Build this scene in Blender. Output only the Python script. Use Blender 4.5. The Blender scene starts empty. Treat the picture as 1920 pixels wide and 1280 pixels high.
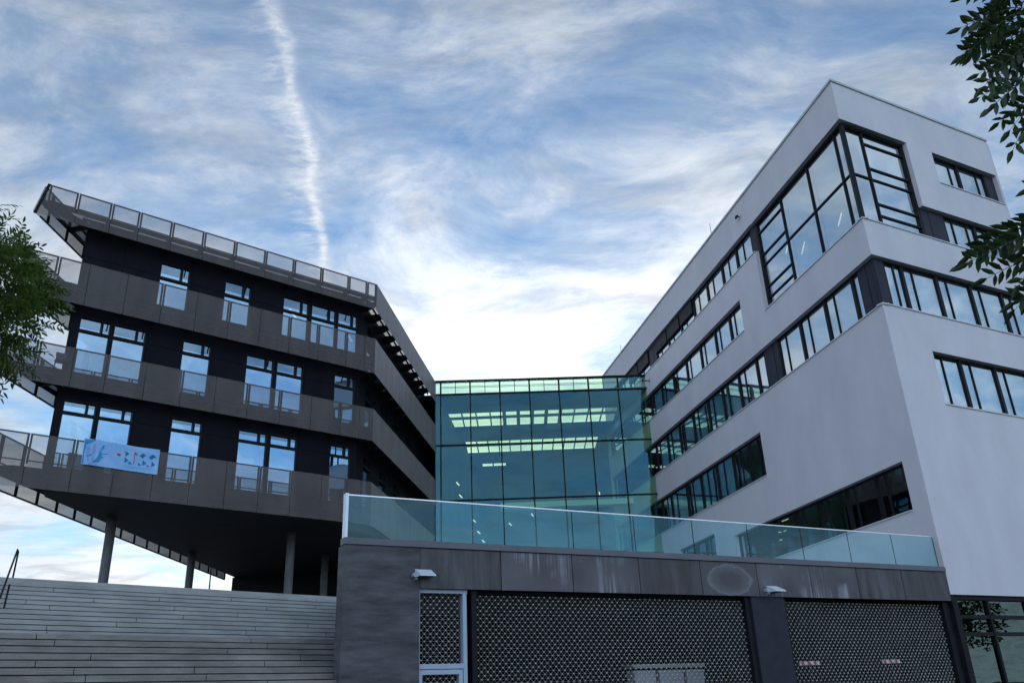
import bpy, bmesh, math, random
from mathutils import Vector, Matrix, noise
random.seed(7)
D2R = math.radians
scene = bpy.context.scene
COL = scene.collection
LOC = {}          # world location of things, so that parts can be given in world coordinates

# ------------------------------------------------------------------ materials
def newmat(name):
    m = bpy.data.materials.new(name); m.use_nodes = True
    nt = m.node_tree; nt.nodes.clear()
    out = nt.nodes.new('ShaderNodeOutputMaterial')
    return m, nt, out
def N(nt, t, **kw):
    n = nt.nodes.new(t)
    for k, v in kw.items():
        if k.startswith('i_'):
            n.inputs[k[2:].replace('_', ' ')].default_value = v
        else: setattr(n, k, v)
    return n
def ramp(nt, stops, interp='LINEAR'):
    r = nt.nodes.new('ShaderNodeValToRGB'); r.color_ramp.interpolation = interp
    e = r.color_ramp.elements
    while len(e) < len(stops): e.new(0.5)
    for el, (p, c) in zip(e, stops):
        el.position = p; el.color = (c, c, c, 1) if isinstance(c, (int, float)) else (*c, 1)
    return r
def surf(name, c1, c2, scale=(1, 1, 1), nscale=3.0, detail=6, rough=0.7, spec=0.4, bump=0.0, lo=0.35, hi=0.65, metal=0.0, fine=0.0):
    """stained surface: two colours mixed by noise in object space"""
    m, nt, out = newmat(name)
    tc = N(nt, 'ShaderNodeTexCoord'); mp = N(nt, 'ShaderNodeMapping'); mp.inputs['Scale'].default_value = scale
    nt.links.new(tc.outputs['Object'], mp.inputs['Vector'])
    no = N(nt, 'ShaderNodeTexNoise'); no.inputs['Scale'].default_value = nscale; no.inputs['Detail'].default_value = detail
    no.inputs['Roughness'].default_value = 0.62
    nt.links.new(mp.outputs[0], no.inputs['Vector'])
    r = ramp(nt, [(lo, c1), (hi, c2)]); nt.links.new(no.outputs['Fac'], r.inputs[0])
    p = N(nt, 'ShaderNodeBsdfPrincipled'); p.inputs['Roughness'].default_value = rough
    p.inputs['Specular IOR Level'].default_value = spec; p.inputs['Metallic'].default_value = metal
    col = r.outputs[0]
    if fine:
        n2 = N(nt, 'ShaderNodeTexNoise'); n2.inputs['Scale'].default_value = 60; n2.inputs['Detail'].default_value = 3
        nt.links.new(tc.outputs['Object'], n2.inputs['Vector'])
        r2 = ramp(nt, [(0.3, 1 - fine), (0.7, 1.0)]); nt.links.new(n2.outputs['Fac'], r2.inputs[0])
        mx = N(nt, 'ShaderNodeMix', data_type='RGBA', blend_type='MULTIPLY'); mx.inputs['Factor'].default_value = 1
        nt.links.new(col, mx.inputs['A']); nt.links.new(r2.outputs[0], mx.inputs['B']); col = mx.outputs['Result']
    nt.links.new(col, p.inputs['Base Color'])
    if bump:
        b = N(nt, 'ShaderNodeBump'); b.inputs['Strength'].default_value = bump; b.inputs['Distance'].default_value = 0.02
        n3 = N(nt, 'ShaderNodeTexNoise'); n3.inputs['Scale'].default_value = 45; n3.inputs['Detail'].default_value = 5
        nt.links.new(tc.outputs['Object'], n3.inputs['Vector']); nt.links.new(n3.outputs['Fac'], b.inputs['Height'])
        nt.links.new(b.outputs[0], p.inputs['Normal'])
    nt.links.new(p.outputs[0], out.inputs['Surface'])
    return m
def glass(name, tint, gcol, base, power=1.0, ior=1.5, rough=0.0, wavy=0.0):
    """thin pane: tinted transparency mixed with a mirror coating; reflection grows towards grazing as in real glass"""
    m, nt, out = newmat(name)
    tr = N(nt, 'ShaderNodeBsdfTransparent'); tr.inputs[0].default_value = (*tint, 1)
    gl = N(nt, 'ShaderNodeBsdfGlossy'); gl.inputs['Color'].default_value = (*gcol, 1); gl.inputs['Roughness'].default_value = rough
    lw = N(nt, 'ShaderNodeLayerWeight'); lw.inputs[0].default_value = .5
    fr = N(nt, 'ShaderNodeMath', operation='POWER'); fr.inputs[1].default_value = 4.0; nt.links.new(lw.outputs['Facing'], fr.inputs[0])
    if wavy:
        tc = N(nt, 'ShaderNodeTexCoord'); no = N(nt, 'ShaderNodeTexNoise'); no.inputs['Scale'].default_value = 0.7; no.inputs['Detail'].default_value = 1
        nt.links.new(tc.outputs['Object'], no.inputs['Vector'])
        b = N(nt, 'ShaderNodeBump'); b.inputs['Strength'].default_value = 1; b.inputs['Distance'].default_value = wavy
        nt.links.new(no.outputs['Fac'], b.inputs['Height']); nt.links.new(b.outputs[0], gl.inputs['Normal'])
    ma = N(nt, 'ShaderNodeMath', operation='MULTIPLY_ADD'); ma.inputs[1].default_value = 1 - base; ma.inputs[2].default_value = base
    ma.use_clamp = True
    nt.links.new(fr.outputs[0], ma.inputs[0])
    mx = N(nt, 'ShaderNodeMixShader')
    nt.links.new(ma.outputs[0], mx.inputs[0]); nt.links.new(tr.outputs[0], mx.inputs[1]); nt.links.new(gl.outputs[0], mx.inputs[2])
    nt.links.new(mx.outputs[0], out.inputs['Surface'])
    return m
def perforated(name, col, open_face, open_graze=0.0, c2=None):
    """perforated sheet: open when looked at square on, closing towards grazing because the sheet has thickness"""
    m, nt, out = newmat(name)
    tc = N(nt, 'ShaderNodeTexCoord')
    mp = N(nt, 'ShaderNodeMapping'); mp.inputs['Scale'].default_value = (1.2, 1.2, 0.35)
    nt.links.new(tc.outputs['Object'], mp.inputs[0])
    no = N(nt, 'ShaderNodeTexNoise'); no.inputs['Scale'].default_value = 1.6; no.inputs['Detail'].default_value = 5
    nt.links.new(mp.outputs[0], no.inputs[0])
    c2 = c2 or tuple(c * 0.78 for c in col)
    r = ramp(nt, [(0.35, c2), (0.65, col)]); nt.links.new(no.outputs[0], r.inputs[0])
    d = N(nt, 'ShaderNodeBsdfPrincipled'); d.inputs['Roughness'].default_value = 0.5; d.inputs['Specular IOR Level'].default_value = 0.3
    nt.links.new(r.outputs[0], d.inputs['Base Color'])
    tr = N(nt, 'ShaderNodeBsdfTransparent')
    lw = N(nt, 'ShaderNodeLayerWeight'); lw.inputs[0].default_value = 0.5     # facing: 0 square on, 1 grazing
    mr = N(nt, 'ShaderNodeMapRange'); mr.inputs['From Min'].default_value = 0.42; mr.inputs['From Max'].default_value = 0.76
    mr.inputs['To Min'].default_value = open_face; mr.inputs['To Max'].default_value = open_graze
    nt.links.new(lw.outputs['Facing'], mr.inputs['Value'])
    mx = N(nt, 'ShaderNodeMixShader')
    nt.links.new(mr.outputs[0], mx.inputs[0]); nt.links.new(d.outputs[0], mx.inputs[1]); nt.links.new(tr.outputs[0], mx.inputs[2])
    nt.links.new(mx.outputs[0], out.inputs['Surface'])
    return m
def emit(name, col, s):
    m, nt, out = newmat(name); e = N(nt, 'ShaderNodeEmission'); e.inputs[0].default_value = (*col, 1); e.inputs[1].default_value = s
    nt.links.new(e.outputs[0], out.inputs['Surface']); return m

M = {}
M['plaster'] = surf('white_plaster', (.60, .565, .60), (.665, .63, .66), scale=(1, 1, .45), nscale=.6, detail=9, rough=.9, spec=.1, bump=.3, fine=.08)
M['sill'] = surf('pale_metal', (.5, .5, .52), (.6, .6, .62), rough=.45)
M['coping'] = surf('roof_edge_metal', (.42, .43, .45), (.5, .51, .53), rough=.4)
M['frame'] = surf('black_window_frame', (.008, .008, .010), (.014, .014, .017), rough=.5, spec=.12)
M['framegrey'] = surf('dark_grey_panel', (.022, .022, .034), (.030, .030, .044), rough=.5, spec=.15)
M['cladding'] = surf('dark_cladding', (.005, .005, .009), (.009, .0085, .014), scale=(1, 1, .3), nscale=1.2, rough=.55, spec=.08)
M['black'] = surf('black_soffit', (.008, .008, .009), (.014, .013, .014), nscale=1.0, rough=.8, spec=.15)
M['steel'] = surf('dark_steel', (.008, .0075, .008), (.014, .013, .013), rough=.55, spec=.12)
M['mesh'] = perforated('perforated_sheet', (.235, .205, .20), .73, 0.0)
M['grate'] = perforated('floor_grating', (.26, .25, .26), .34, .22)
M['wglass'] = glass('white_building_glass', (.84, .93, .95), (.90, .97, 1), .60, wavy=.004)
M['dglass'] = glass('blue_coated_glass', (.42, .56, .58), (.50, .74, .97), .50, wavy=.004)
M['aglass'] = glass('teal_curtain_glass', (.62, .84, .58), (.18, .44, .56), .12, ior=1.5, wavy=.006)
M['bglass'] = glass('balustrade_glass', (.62, .86, .90), (.45, .8, .95), .06)
M['sglass'] = glass('shopfront_glass', (.12, .15, .15), (.45, .62, .6), .12, wavy=.003)
M['blind'] = surf('window_blind', (.62, .66, .70), (.68, .72, .76), nscale=.6, rough=.8)
M['interior'] = surf('interior_wall', (.13, .15, .17), (.17, .19, .21), nscale=.5, rough=.9)
M['ceiling'] = surf('interior_ceiling', (.7, .73, .76), (.75, .78, .8), nscale=.5, rough=.9)
M['atrium_in'] = surf('atrium_wall', (.06, .08, .095), (.10, .12, .14), nscale=.4, rough=.8)
M['fascia'] = surf('stained_slate_fascia', (.05, .044, .048), (.15, .145, .155), scale=(2.2, 2.2, .35), nscale=1.5, detail=9, rough=.6, spec=.2, lo=.3, hi=.75, fine=.25)
M['fascia_dark'] = surf('dark_slate_fascia', (.042, .036, .04), (.092, .085, .092), scale=(2.2, 2.2, .35), nscale=1.6, detail=9, rough=.55, lo=.3, hi=.75, fine=.25)
M['boardwall'] = surf('board_marked_concrete', (.036, .034, .038), (.125, .122, .132), scale=(.5, .5, 2.6), nscale=2.2, detail=10, rough=.7, lo=.3, hi=.72, fine=.3)
M['copingdark'] = surf('dark_coping', (.095, .095, .115), (.12, .12, .14), nscale=.8, rough=.5)
M['concrete'] = surf('column_concrete', (.10, .105, .11), (.16, .165, .17), scale=(1, 1, .5), nscale=2, rough=.8, fine=.2)
M['plaza'] = surf('plaza_paving', (.3, .3, .31), (.4, .4, .41), nscale=.8, rough=.85)
M['ground'] = surf('asphalt', (.045, .045, .048), (.07, .07, .072), nscale=.6, rough=.9, fine=.3)
M['grass'] = surf('grass_field', (.03, .06, .015), (.06, .1, .03), nscale=.5, rough=1)
M['stainless'] = surf('brushed_steel', (.55, .56, .58), (.65, .66, .68), rough=.3, metal=.85)
M['alu'] = surf('grey_aluminium', (.30, .36, .46), (.36, .42, .52), nscale=1, rough=.4)
M['clip'] = surf('bright_clip', (.4, .39, .37), (.55, .53, .5), rough=.4, spec=.3)
M['wire'] = surf('galvanised_wire', (.22, .215, .2), (.3, .29, .27), rough=.5, spec=.1)
M['lampmetal'] = surf('lamp_housing_metal', (.55, .6, .66), (.62, .67, .72), rough=.35)
M['bark'] = surf('bark', (.035, .028, .02), (.07, .055, .04), scale=(1, 1, .3), nscale=9, rough=.9, bump=.6)
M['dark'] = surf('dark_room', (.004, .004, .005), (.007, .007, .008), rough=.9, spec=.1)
M['tube'] = emit('fluorescent_tube', (1, .98, .86), 1.1)
M['greypaint'] = surf('pale_grey_paint', (.30, .31, .34), (.37, .38, .41), nscale=1, rough=.5)
M['redpaint'] = surf('red_paint', (.5, .03, .02), (.6, .05, .03), rough=.5)
M['whitepaint'] = surf('white_paint', (.7, .7, .7), (.78, .78, .78), rough=.5)
M['cloth'] = surf('banner_cloth', (.19, .40, .70), (.30, .50, .76), nscale=.9, rough=.7)
M['bannerblue'] = surf('banner_turquoise', (.015, .19, .42), (.03, .26, .5), nscale=3, rough=.7)
M['bannerlav'] = surf('banner_lavender', (.17, .28, .55), (.24, .34, .62), nscale=4, rough=.7)
M['bannerteal'] = surf('banner_teal', (.008, .13, .27), (.012, .16, .31), rough=.7)
M['bannerred'] = surf('banner_red', (.45, .04, .06), (.5, .06, .07), rough=.7)
M['plastic'] = surf('grey_plastic', (.03, .03, .032), (.045, .045, .047), rough=.6)

def stepmat():
    m = surf('step_concrete', (.26, .255, .248), (.45, .435, .42), scale=(.8, .8, 2.5), nscale=1.1, detail=9, rough=.8, fine=.2, lo=.28, hi=.72)
    return m
M['step'] = stepmat()
M['step_low'] = surf('step_concrete_lower', (.155, .142, .13), (.34, .312, .29), scale=(.8, .8, 2.5), nscale=1.3, detail=9, rough=.8, fine=.25, lo=.28, hi=.72)  # darker, warmer concrete colour for the lower flight

def ringmat(centre):
    m, nt, out = newmat('ring_stained_slate')
    g = N(nt, 'ShaderNodeNewGeometry'); sub = N(nt, 'ShaderNodeVectorMath', operation='SUBTRACT'); sub.inputs[1].default_value = centre
    nt.links.new(g.outputs['Position'], sub.inputs[0])
    sc = N(nt, 'ShaderNodeVectorMath', operation='MULTIPLY'); sc.inputs[1].default_value = (.93, .93, 1.75)
    nt.links.new(sub.outputs[0], sc.inputs[0])
    no = N(nt, 'ShaderNodeTexNoise'); no.inputs['Scale'].default_value = 9; no.inputs['Detail'].default_value = 12; no.inputs['Roughness'].default_value = .75
    nt.links.new(g.outputs['Position'], no.inputs[0])
    ln = N(nt, 'ShaderNodeVectorMath', operation='LENGTH'); nt.links.new(sc.outputs[0], ln.inputs[0])
    ad = N(nt, 'ShaderNodeMath', operation='MULTIPLY_ADD'); ad.inputs[1].default_value = .45
    nt.links.new(no.outputs[0], ad.inputs[0]); nt.links.new(ln.outputs['Value'], ad.inputs[2])
    r = ramp(nt, [(.5, (.07, .062, .072)), (.85, (.11, .11, .125)), (.96, (.17, .18, .20)), (1.06, (.08, .074, .085))])
    nt.links.new(ad.outputs[0], r.inputs[0])
    p = N(nt, 'ShaderNodeBsdfPrincipled'); p.inputs['Roughness'].default_value = .6
    n4 = N(nt, 'ShaderNodeTexNoise'); n4.inputs['Scale'].default_value = 60
    nt.links.new(g.outputs['Position'], n4.inputs[0]); r4 = ramp(nt, [(.3, .7), (.7, 1.)]); nt.links.new(n4.outputs[0], r4.inputs[0])
    mx = N(nt, 'ShaderNodeMix', data_type='RGBA', blend_type='MULTIPLY'); mx.inputs['Factor'].default_value = 1
    nt.links.new(r.outputs[0], mx.inputs['A']); nt.links.new(r4.outputs[0], mx.inputs['B'])
    nt.links.new(mx.outputs['Result'], p.inputs['Base Color']); nt.links.new(p.outputs[0], out.inputs[0])
    return m
def runmat(seed):
    """slate panel with pale lime runs coming down from its top edge"""
    m, nt, out = newmat('lime_streaked_slate')
    g = N(nt, 'ShaderNodeNewGeometry')
    mp = N(nt, 'ShaderNodeMapping'); mp.inputs['Scale'].default_value = (3.2, 3.2, .12); mp.inputs['Location'].default_value = (seed * 3.1, seed, 0)
    nt.links.new(g.outputs['Position'], mp.inputs[0])
    no = N(nt, 'ShaderNodeTexNoise'); no.inputs['Scale'].default_value = 2.6; no.inputs['Detail'].default_value = 8; no.inputs['Roughness'].default_value = .7
    nt.links.new(mp.outputs[0], no.inputs[0])
    r = ramp(nt, [(.5, 0.), (.66, .9)]); nt.links.new(no.outputs[0], r.inputs[0])
    n2 = N(nt, 'ShaderNodeTexNoise'); n2.inputs['Scale'].default_value = .8; n2.inputs['Detail'].default_value = 6
    nt.links.new(g.outputs['Position'], n2.inputs[0])
    r2 = ramp(nt, [(.3, (.05, .043, .05)), (.7, (.105, .098, .11))]); nt.links.new(n2.outputs[0], r2.inputs[0])
    n3 = N(nt, 'ShaderNodeTexNoise'); n3.inputs['Scale'].default_value = 1.1
    mp3 = N(nt, 'ShaderNodeMapping'); mp3.inputs['Location'].default_value = (seed, 7, 2); nt.links.new(g.outputs['Position'], mp3.inputs[0]); nt.links.new(mp3.outputs[0], n3.inputs[0])
    r3 = ramp(nt, [(.42, 0.), (.62, 1.)]); nt.links.new(n3.outputs[0], r3.inputs[0])
    mu = N(nt, 'ShaderNodeMath', operation='MULTIPLY'); nt.links.new(r.outputs[0], mu.inputs[0]); nt.links.new(r3.outputs[0], mu.inputs[1])
    mx = N(nt, 'ShaderNodeMix', data_type='RGBA'); mx.inputs['B'].default_value = (.34, .36, .40, 1)
    nt.links.new(mu.outputs[0], mx.inputs['Factor']); nt.links.new(r2.outputs[0], mx.inputs['A'])
    p = N(nt, 'ShaderNodeBsdfPrincipled'); p.inputs['Roughness'].default_value = .6
    nt.links.new(mx.outputs['Result'], p.inputs['Base Color']); nt.links.new(p.outputs[0], out.inputs[0])
    return m
def leafmat(name, c1, c2, tr=.35):
    m, nt, out = newmat(name)
    g = N(nt, 'ShaderNodeNewGeometry')
    r = ramp(nt, [(0., c1), (1., c2)]); nt.links.new(g.outputs['Random Per Island'], r.inputs[0])
    p = N(nt, 'ShaderNodeBsdfPrincipled'); p.inputs['Roughness'].default_value = .5; p.inputs['Specular IOR Level'].default_value = .35
    t = N(nt, 'ShaderNodeBsdfTranslucent'); mx = N(nt, 'ShaderNodeMixShader'); mx.inputs[0].default_value = tr
    nt.links.new(r.outputs[0], p.inputs['Base Color']); nt.links.new(r.outputs[0], t.inputs[0])
    nt.links.new(p.outputs[0], mx.inputs[1]); nt.links.new(t.outputs[0], mx.inputs[2]); nt.links.new(mx.outputs[0], out.inputs[0])
    return m
M['leaf'] = leafmat('ash_leaf', (.04, .08, .015), (.12, .19, .035), .45)
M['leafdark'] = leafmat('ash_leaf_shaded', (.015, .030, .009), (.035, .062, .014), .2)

# ------------------------------------------------------------------ mesh building
class MB:
    def __init__(s): s.v = []; s.f = []
    def quad(s, *p):
        b = len(s.v); s.v += [tuple(q) for q in p]; s.f.append(tuple(range(b, b + len(p))))
    def hexa(s, p):
        b = len(s.v); s.v += [tuple(q) for q in p]
        for f in ((0, 3, 2, 1), (4, 5, 6, 7), (0, 1, 5, 4), (1, 2, 6, 5), (2, 3, 7, 6), (3, 0, 4, 7)):
            s.f.append(tuple(b + i for i in f))
    def bar(s, a, b, w, h=None, up=(0, 0, 1)):
        a = Vector(a); b = Vector(b); h = h or w; d = (b - a).normalized()
        x = d.cross(Vector(up))
        if x.length < 1e-4: x = d.cross(Vector((1, 0, 0)))
        x.normalize(); y = x.cross(d); x *= w / 2; y *= h / 2
        s.hexa([a - x - y, a + x - y, a + x + y, a - x + y, b - x - y, b + x - y, b + x + y, b - x + y])
    def tube(s, pts, rad, n=8, caps=True):
        rings = []; pts = [Vector(p) for p in pts]
        for i, p in enumerate(pts):
            d = (pts[min(i + 1, len(pts) - 1)] - pts[max(i - 1, 0)]).normalized()
            x = d.cross(Vector((0, 0, 1)))
            if x.length < 1e-3: x = d.cross(Vector((1, 0, 0)))
            x.normalize(); y = d.cross(x).normalized(); r = rad[i] if isinstance(rad, (list, tuple)) else rad
            b = len(s.v); rings.append(b)
            for k in range(n):
                a = 2 * math.pi * k / n; s.v.append(tuple(p + x * (r * math.cos(a)) + y * (r * math.sin(a))))
        for i in range(len(rings) - 1):
            for k in range(n):
                s.f.append((rings[i] + k, rings[i] + (k + 1) % n, rings[i + 1] + (k + 1) % n, rings[i + 1] + k))
        if caps:
            s.f.append(tuple(rings[0] + k for k in range(n))); s.f.append(tuple(rings[-1] + k for k in range(n)))
    def prism(s, poly, z0, z1):
        n = len(poly); b = len(s.v)
        s.v += [(p[0], p[1], z0) for p in poly] + [(p[0], p[1], z1) for p in poly]
        s.f.append(tuple(b + i for i in range(n))); s.f.append(tuple(b + n + i for i in range(n)))
        for i in range(n): s.f.append((b + i, b + (i + 1) % n, b + n + (i + 1) % n, b + n + i))
    def build(s, name, mat, parent=None, smooth=False, **props):
        me = bpy.data.meshes.new(name)
        off = LOC.get(parent.name, Vector((0, 0, 0))) if parent else Vector((0, 0, 0))
        me.from_pydata([tuple(Vector(p) - off) for p in s.v], [], s.f)
        bm = bmesh.new(); bm.from_mesh(me); bmesh.ops.recalc_face_normals(bm, faces=bm.faces); bm.to_mesh(me); bm.free()
        if smooth:
            for p in me.polygons: p.use_smooth = True
        me.materials.append(mat if not isinstance(mat, str) else M[mat])
        o = bpy.data.objects.new(name, me); COL.objects.link(o)
        if parent: o.parent = parent; LOC[o.name] = off
        else: LOC[o.name] = Vector((0, 0, 0))
        for k, v in props.items(): o[k] = v
        return o
def thing(name, label, cat, loc, group=None):
    o = bpy.data.objects.new(name, None); COL.objects.link(o); o.location = loc; o.empty_display_size = .3
    o['label'] = label; o['category'] = cat
    if group: o['group'] = group
    LOC[o.name] = Vector(loc); return o

class Fr:
    """upright plane: u along it, n out of it, z up"""
    def __init__(s, P, az, left):
        a = D2R(az); s.P = Vector((P[0], P[1], 0)); s.d = Vector((math.sin(a), math.cos(a), 0))
        s.n = Vector((-math.cos(a), math.sin(a), 0)) if left else Vector((math.cos(a), -math.sin(a), 0))
    def p(s, u, z, n=0): q = s.P + s.d * u + s.n * n; return (q.x, q.y, z)
    def off(s, n): f = Fr.__new__(Fr); f.P = s.P + s.n * n; f.d = s.d; f.n = s.n; return f
    def box(s, mb, u0, u1, z0, z1, n0, n1):
        mb.hexa([s.p(u0, z0, n0), s.p(u1, z0, n0), s.p(u1, z0, n1), s.p(u0, z0, n1), s.p(u0, z1, n0), s.p(u1, z1, n0), s.p(u1, z1, n1), s.p(u0, z1, n1)])
    def rect(s, mb, u0, u1, z0, z1, n=0): mb.quad(s.p(u0, z0, n), s.p(u1, z0, n), s.p(u1, z1, n), s.p(u0, z1, n))
    def wall(s, mb, u0, u1, z0, z1, holes, t=.3, back=True, m0=0, m1=0):
        ub = lambda u: u + m0 if u == u0 else (u - m1 if u == u1 else u)
        us = sorted({u0, u1} | {min(max(h[i], u0), u1) for h in holes for i in (0, 1)})
        zs = sorted({z0, z1} | {min(max(h[i], z0), z1) for h in holes for i in (2, 3)})
        def hole(i, j):
            if i < 0 or j < 0 or i >= len(us) - 1 or j >= len(zs) - 1: return None
            cu = (us[i] + us[i + 1]) / 2; cz = (zs[j] + zs[j + 1]) / 2
            return any(h[0] < cu < h[1] and h[2] < cz < h[3] for h in holes)
        for i in range(len(us) - 1):
            for j in range(len(zs) - 1):
                a, b, c, d = us[i], us[i + 1], zs[j], zs[j + 1]
                if not hole(i, j):
                    s.rect(mb, a, b, c, d, 0)
                    if back: s.rect(mb, ub(a), ub(b), c, d, -t)
                    for (di, dj, q) in ((-1, 0, (a, c, a, d)), (1, 0, (b, c, b, d)), (0, -1, (a, c, b, c)), (0, 1, (a, d, b, d))):
                        if hole(i + di, j + dj) is not False:
                            mb.quad(s.p(q[0], q[1], 0), s.p(q[2], q[3], 0), s.p(ub(q[2]), q[3], -t), s.p(ub(q[0]), q[1], -t))

# ------------------------------------------------------------------ the plan, in metres, measured from the eye point
K = (14.3, 29.27)                       # sharp corner of the white building
WL = Fr(K, -11.13, True); WR = Fr(K, 62.16, False)
S0 = (-7.04, 39.6)                      # blunt corner of the dark building's walkways
DF = Fr(S0, 49.59, False)               # its front: u runs negative to the left
DF.n = Vector((math.cos(D2R(49.59)), -math.sin(D2R(49.59)), 0))
DS = Fr(S0, 6.13, False)                # its side towards the glass hall
DL = Fr((-19.35, 29.05), 0.2, True)     # its far left side
CW = Fr((-5.42, 54.66), 88.37, False)   # glass curtain wall
TW = WR                                 # the terrace front lies in the plane of the white building's right face
FLR = [10.5, 14.25, 18.0, 21.45]        # walkway floors
TOP = [11.55, 15.25, 19.05, 22.2]
BOT = [9.5, 13.6, 17.15, 20.72]
PZ = 5.1                                # plaza level

# ================================================================== setting
g = MB(); g.quad((-3000, -3000, 0), (3000, -3000, 0), (3000, 3000, 0), (-3000, 3000, 0))
g.build('ground', 'grass', kind='structure')
g = MB(); g.quad((-60, -14, .004), (60, -14, .004), (60, 30, .004), (-60, 30, .004)); g.build('pavement', 'ground', kind='structure')

# ================================================================== white building
wb = thing('office_building', 'white rendered office block with a sharp corner, ribbon windows and a tall glazed corner bay', 'office building', (K[0], K[1], 0))
zr = 25.83
stripsL = {   # u0,u1,z0,z1
    'A': (8.7, 34.3, 22.3, 23.9), 'B': (11.15, 36, 18.95, 20.72), 'C': (0, 36, 15.13, 17.28),
    'D': (11.2, 36, 11.27, 13.45), 'E': (.95, 15.7, 7.38, 9.17), 'F': (18.2, 23.6, 5.3, 9.75)}
box = (0, 8.7, 18.97, 23.87)
stripsR = {'A': (4.12, 10.36, 18.97, 20.58), 'T': (5.8, 10.36, 22.22, 23.85), 'C': (0, 10.36, 15.15, 17.3), 'D': (2.27, 10.36, 11.33, 13.5)}
RW = 10.4; LW = 36.2
mb = MB(); WL.wall(mb, 0, LW, 4.36, zr, list(stripsL.values()) + [(0, 8.7, 18.97, 23.87)], .42, m0=.565); mb.build('wall', 'plaster', wb)
mb = MB(); WR.wall(mb, 0, RW, 4.35, zr, list(stripsR.values()) + [(0, 4.12, 18.97, 23.87)], .42, m0=.565); mb.build('wall', 'plaster', wb)
# rear walls and roof, floors
rp = WR.p(RW, 0); lp = WL.p(LW, 0); rr = (rp[0] + math.sin(D2R(-11.13)) * 40, rp[1] + math.cos(D2R(-11.13)) * 40, 0); ll = lp
mb = MB()
for a, b, holes in ((rp, rr, 0), (rr, ll, 0)):
    mb.hexa([(a[0], a[1], 0), (b[0], b[1], 0), (b[0] + .2, b[1] + .2, 0), (a[0] + .2, a[1] + .2, 0), (a[0], a[1], zr - .02), (b[0], b[1], zr - .02), (b[0] + .2, b[1] + .2, zr - .02), (a[0] + .2, a[1] + .2, zr - .02)])
mb.build('wall', 'plaster', wb)
def inset(n):
    """plan polygon of the building pulled in by n"""
    a = WL.d * 0; L0 = WL.off(-n); R0 = WR.off(-n)
    A = Matrix(((L0.d.x, -R0.d.x), (L0.d.y, -R0.d.y))); b = Vector((R0.P.x - L0.P.x, R0.P.y - L0.P.y)); t = A.inverted() @ b
    c = L0.P + L0.d * t[0]; r = R0.P + R0.d * (t[1] + RW - .4 - n); l = L0.P + L0.d * (t[0] + LW - n - .5)
    return [(c.x, c.y), (r.x, r.y), (rr[0] - 1.5, rr[1] - 1.5), (l.x, l.y)]
mb = MB(); mb.prism(inset(.43), 24.3, 24.6); mb.build('roof', 'coping', wb)
for z in (7.0, 10.85, 14.7, 18.5):
    mb = MB(); mb.prism(inset(.43), z - .3, z); mb.build('floor_slab', 'interior', wb)
for z in (9.95, 13.65, 17.45, 23.98):
    mb = MB(); mb.prism(inset(.435), z - .04, z); mb.build('ceiling', 'ceiling', wb)
# inner partitions keep the rooms closed
Li = WL.off(-5.5); Ri = WR.off(-4.8)
mb = MB()
for z0, z1 in ((7.0, 9.9), (10.86, 13.6), (14.71, 17.4), (18.51, 23.9)):
    Li.rect(mb, 3.2, 34, z0, z1)
    Ri.rect(mb, 2.5, 9, z0, z1)
mb.build('partition_wall', 'interior', wb)
def cornerpt(n):
    L0 = WL.off(n); R0 = WR.off(n)
    A = Matrix(((L0.d.x, -R0.d.x), (L0.d.y, -R0.d.y))); t = A.inverted() @ Vector((R0.P.x - L0.P.x, R0.P.y - L0.P.y)); q = L0.P + L0.d * t[0]; return (q.x, q.y)
co_, ci_ = cornerpt(.06), cornerpt(-.3)
for F, U in ((WL, LW), (WR, RW + .04)):
    mb = MB(); mb.prism([co_, F.p(U, 0, .06)[:2], F.p(U, 0, -.3)[:2], ci_], zr, zr + .11); mb.build('coping', 'coping', wb)

def sill(F, u0, u1, z, mat='sill'):
    z += .003 if F is WR else 0
    mb = MB(); F.box(mb, u0, u1, z - .035, z + .012, -.26, .045); return mb.build('window_sill', mat, wb)
def ribbon(F, u0, u1, z0, z1, posts, subs, panels=(), blinds=lambda u: True, low=False):
    """one window per bay between thick posts; panels = closed dark bays"""
    posts = [u0 if u0 > .1 else .30] + list(posts) + [u1]
    for i in range(len(posts) - 1):
        a, b = posts[i], posts[i + 1]
        if b - a < .3: continue
        pw = .085
        closed = any(p0 <= (a + b) / 2 <= p1 for p0, p1 in panels)
        mb = MB()
        if closed:
            n = max(1, round((b - a) / .45)); w = (b - a) / n
            for k in range(n):
                mb = MB(); F.box(mb, a + k * w + .012, a + (k + 1) * w - .012, z0 + .013, z1 - .03, -.41, -.2 + .012 * (k % 2)); mb.build('cladding_panel', 'framegrey', wb)
            continue
        F.box(mb, a, a + pw, z0 + .013, z1, -.41, -.215); F.box(mb, b - pw + .004, b - .002, z0 + .013, z1, -.41, -.215)
        F.box(mb, a + pw, b - pw, z1 - .08, z1 - .002, -.4, -.225); F.box(mb, a + pw, b - pw, z0 + .014, z0 + .055, -.4, -.2)
        for sb in subs:
            us = b - sb if sb > 0 else a - sb
            if a + .3 < us < b - .3: F.box(mb, us - .03, us + .03, z0 + .055, z1 - .08, -.4, -.24)
        w = mb.build('window', 'frame', wb)
        g = MB(); F.rect(g, a + pw - .01, b - pw + .01, z0 + .04, z1 - .1, -.28); g.build('pane', 'wglass', w)
        if blinds((a + b) / 2):
            g = MB(); F.rect(g, a + .05, b - .05, z0 + .03, z1 - .03, -.43); g.build('blind', 'blind', w)
# left face
s = stripsL['A']; ribbon(WL, *s, [9.25, 11.15, 13.05, 15.25, 17.4, 19.6, 21.9, 24.2, 25.6, 28.0, 30.2, 32.4], [.85], [(8.7, 9.25), (24.2, 25.6)], lambda u: True)
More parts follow.
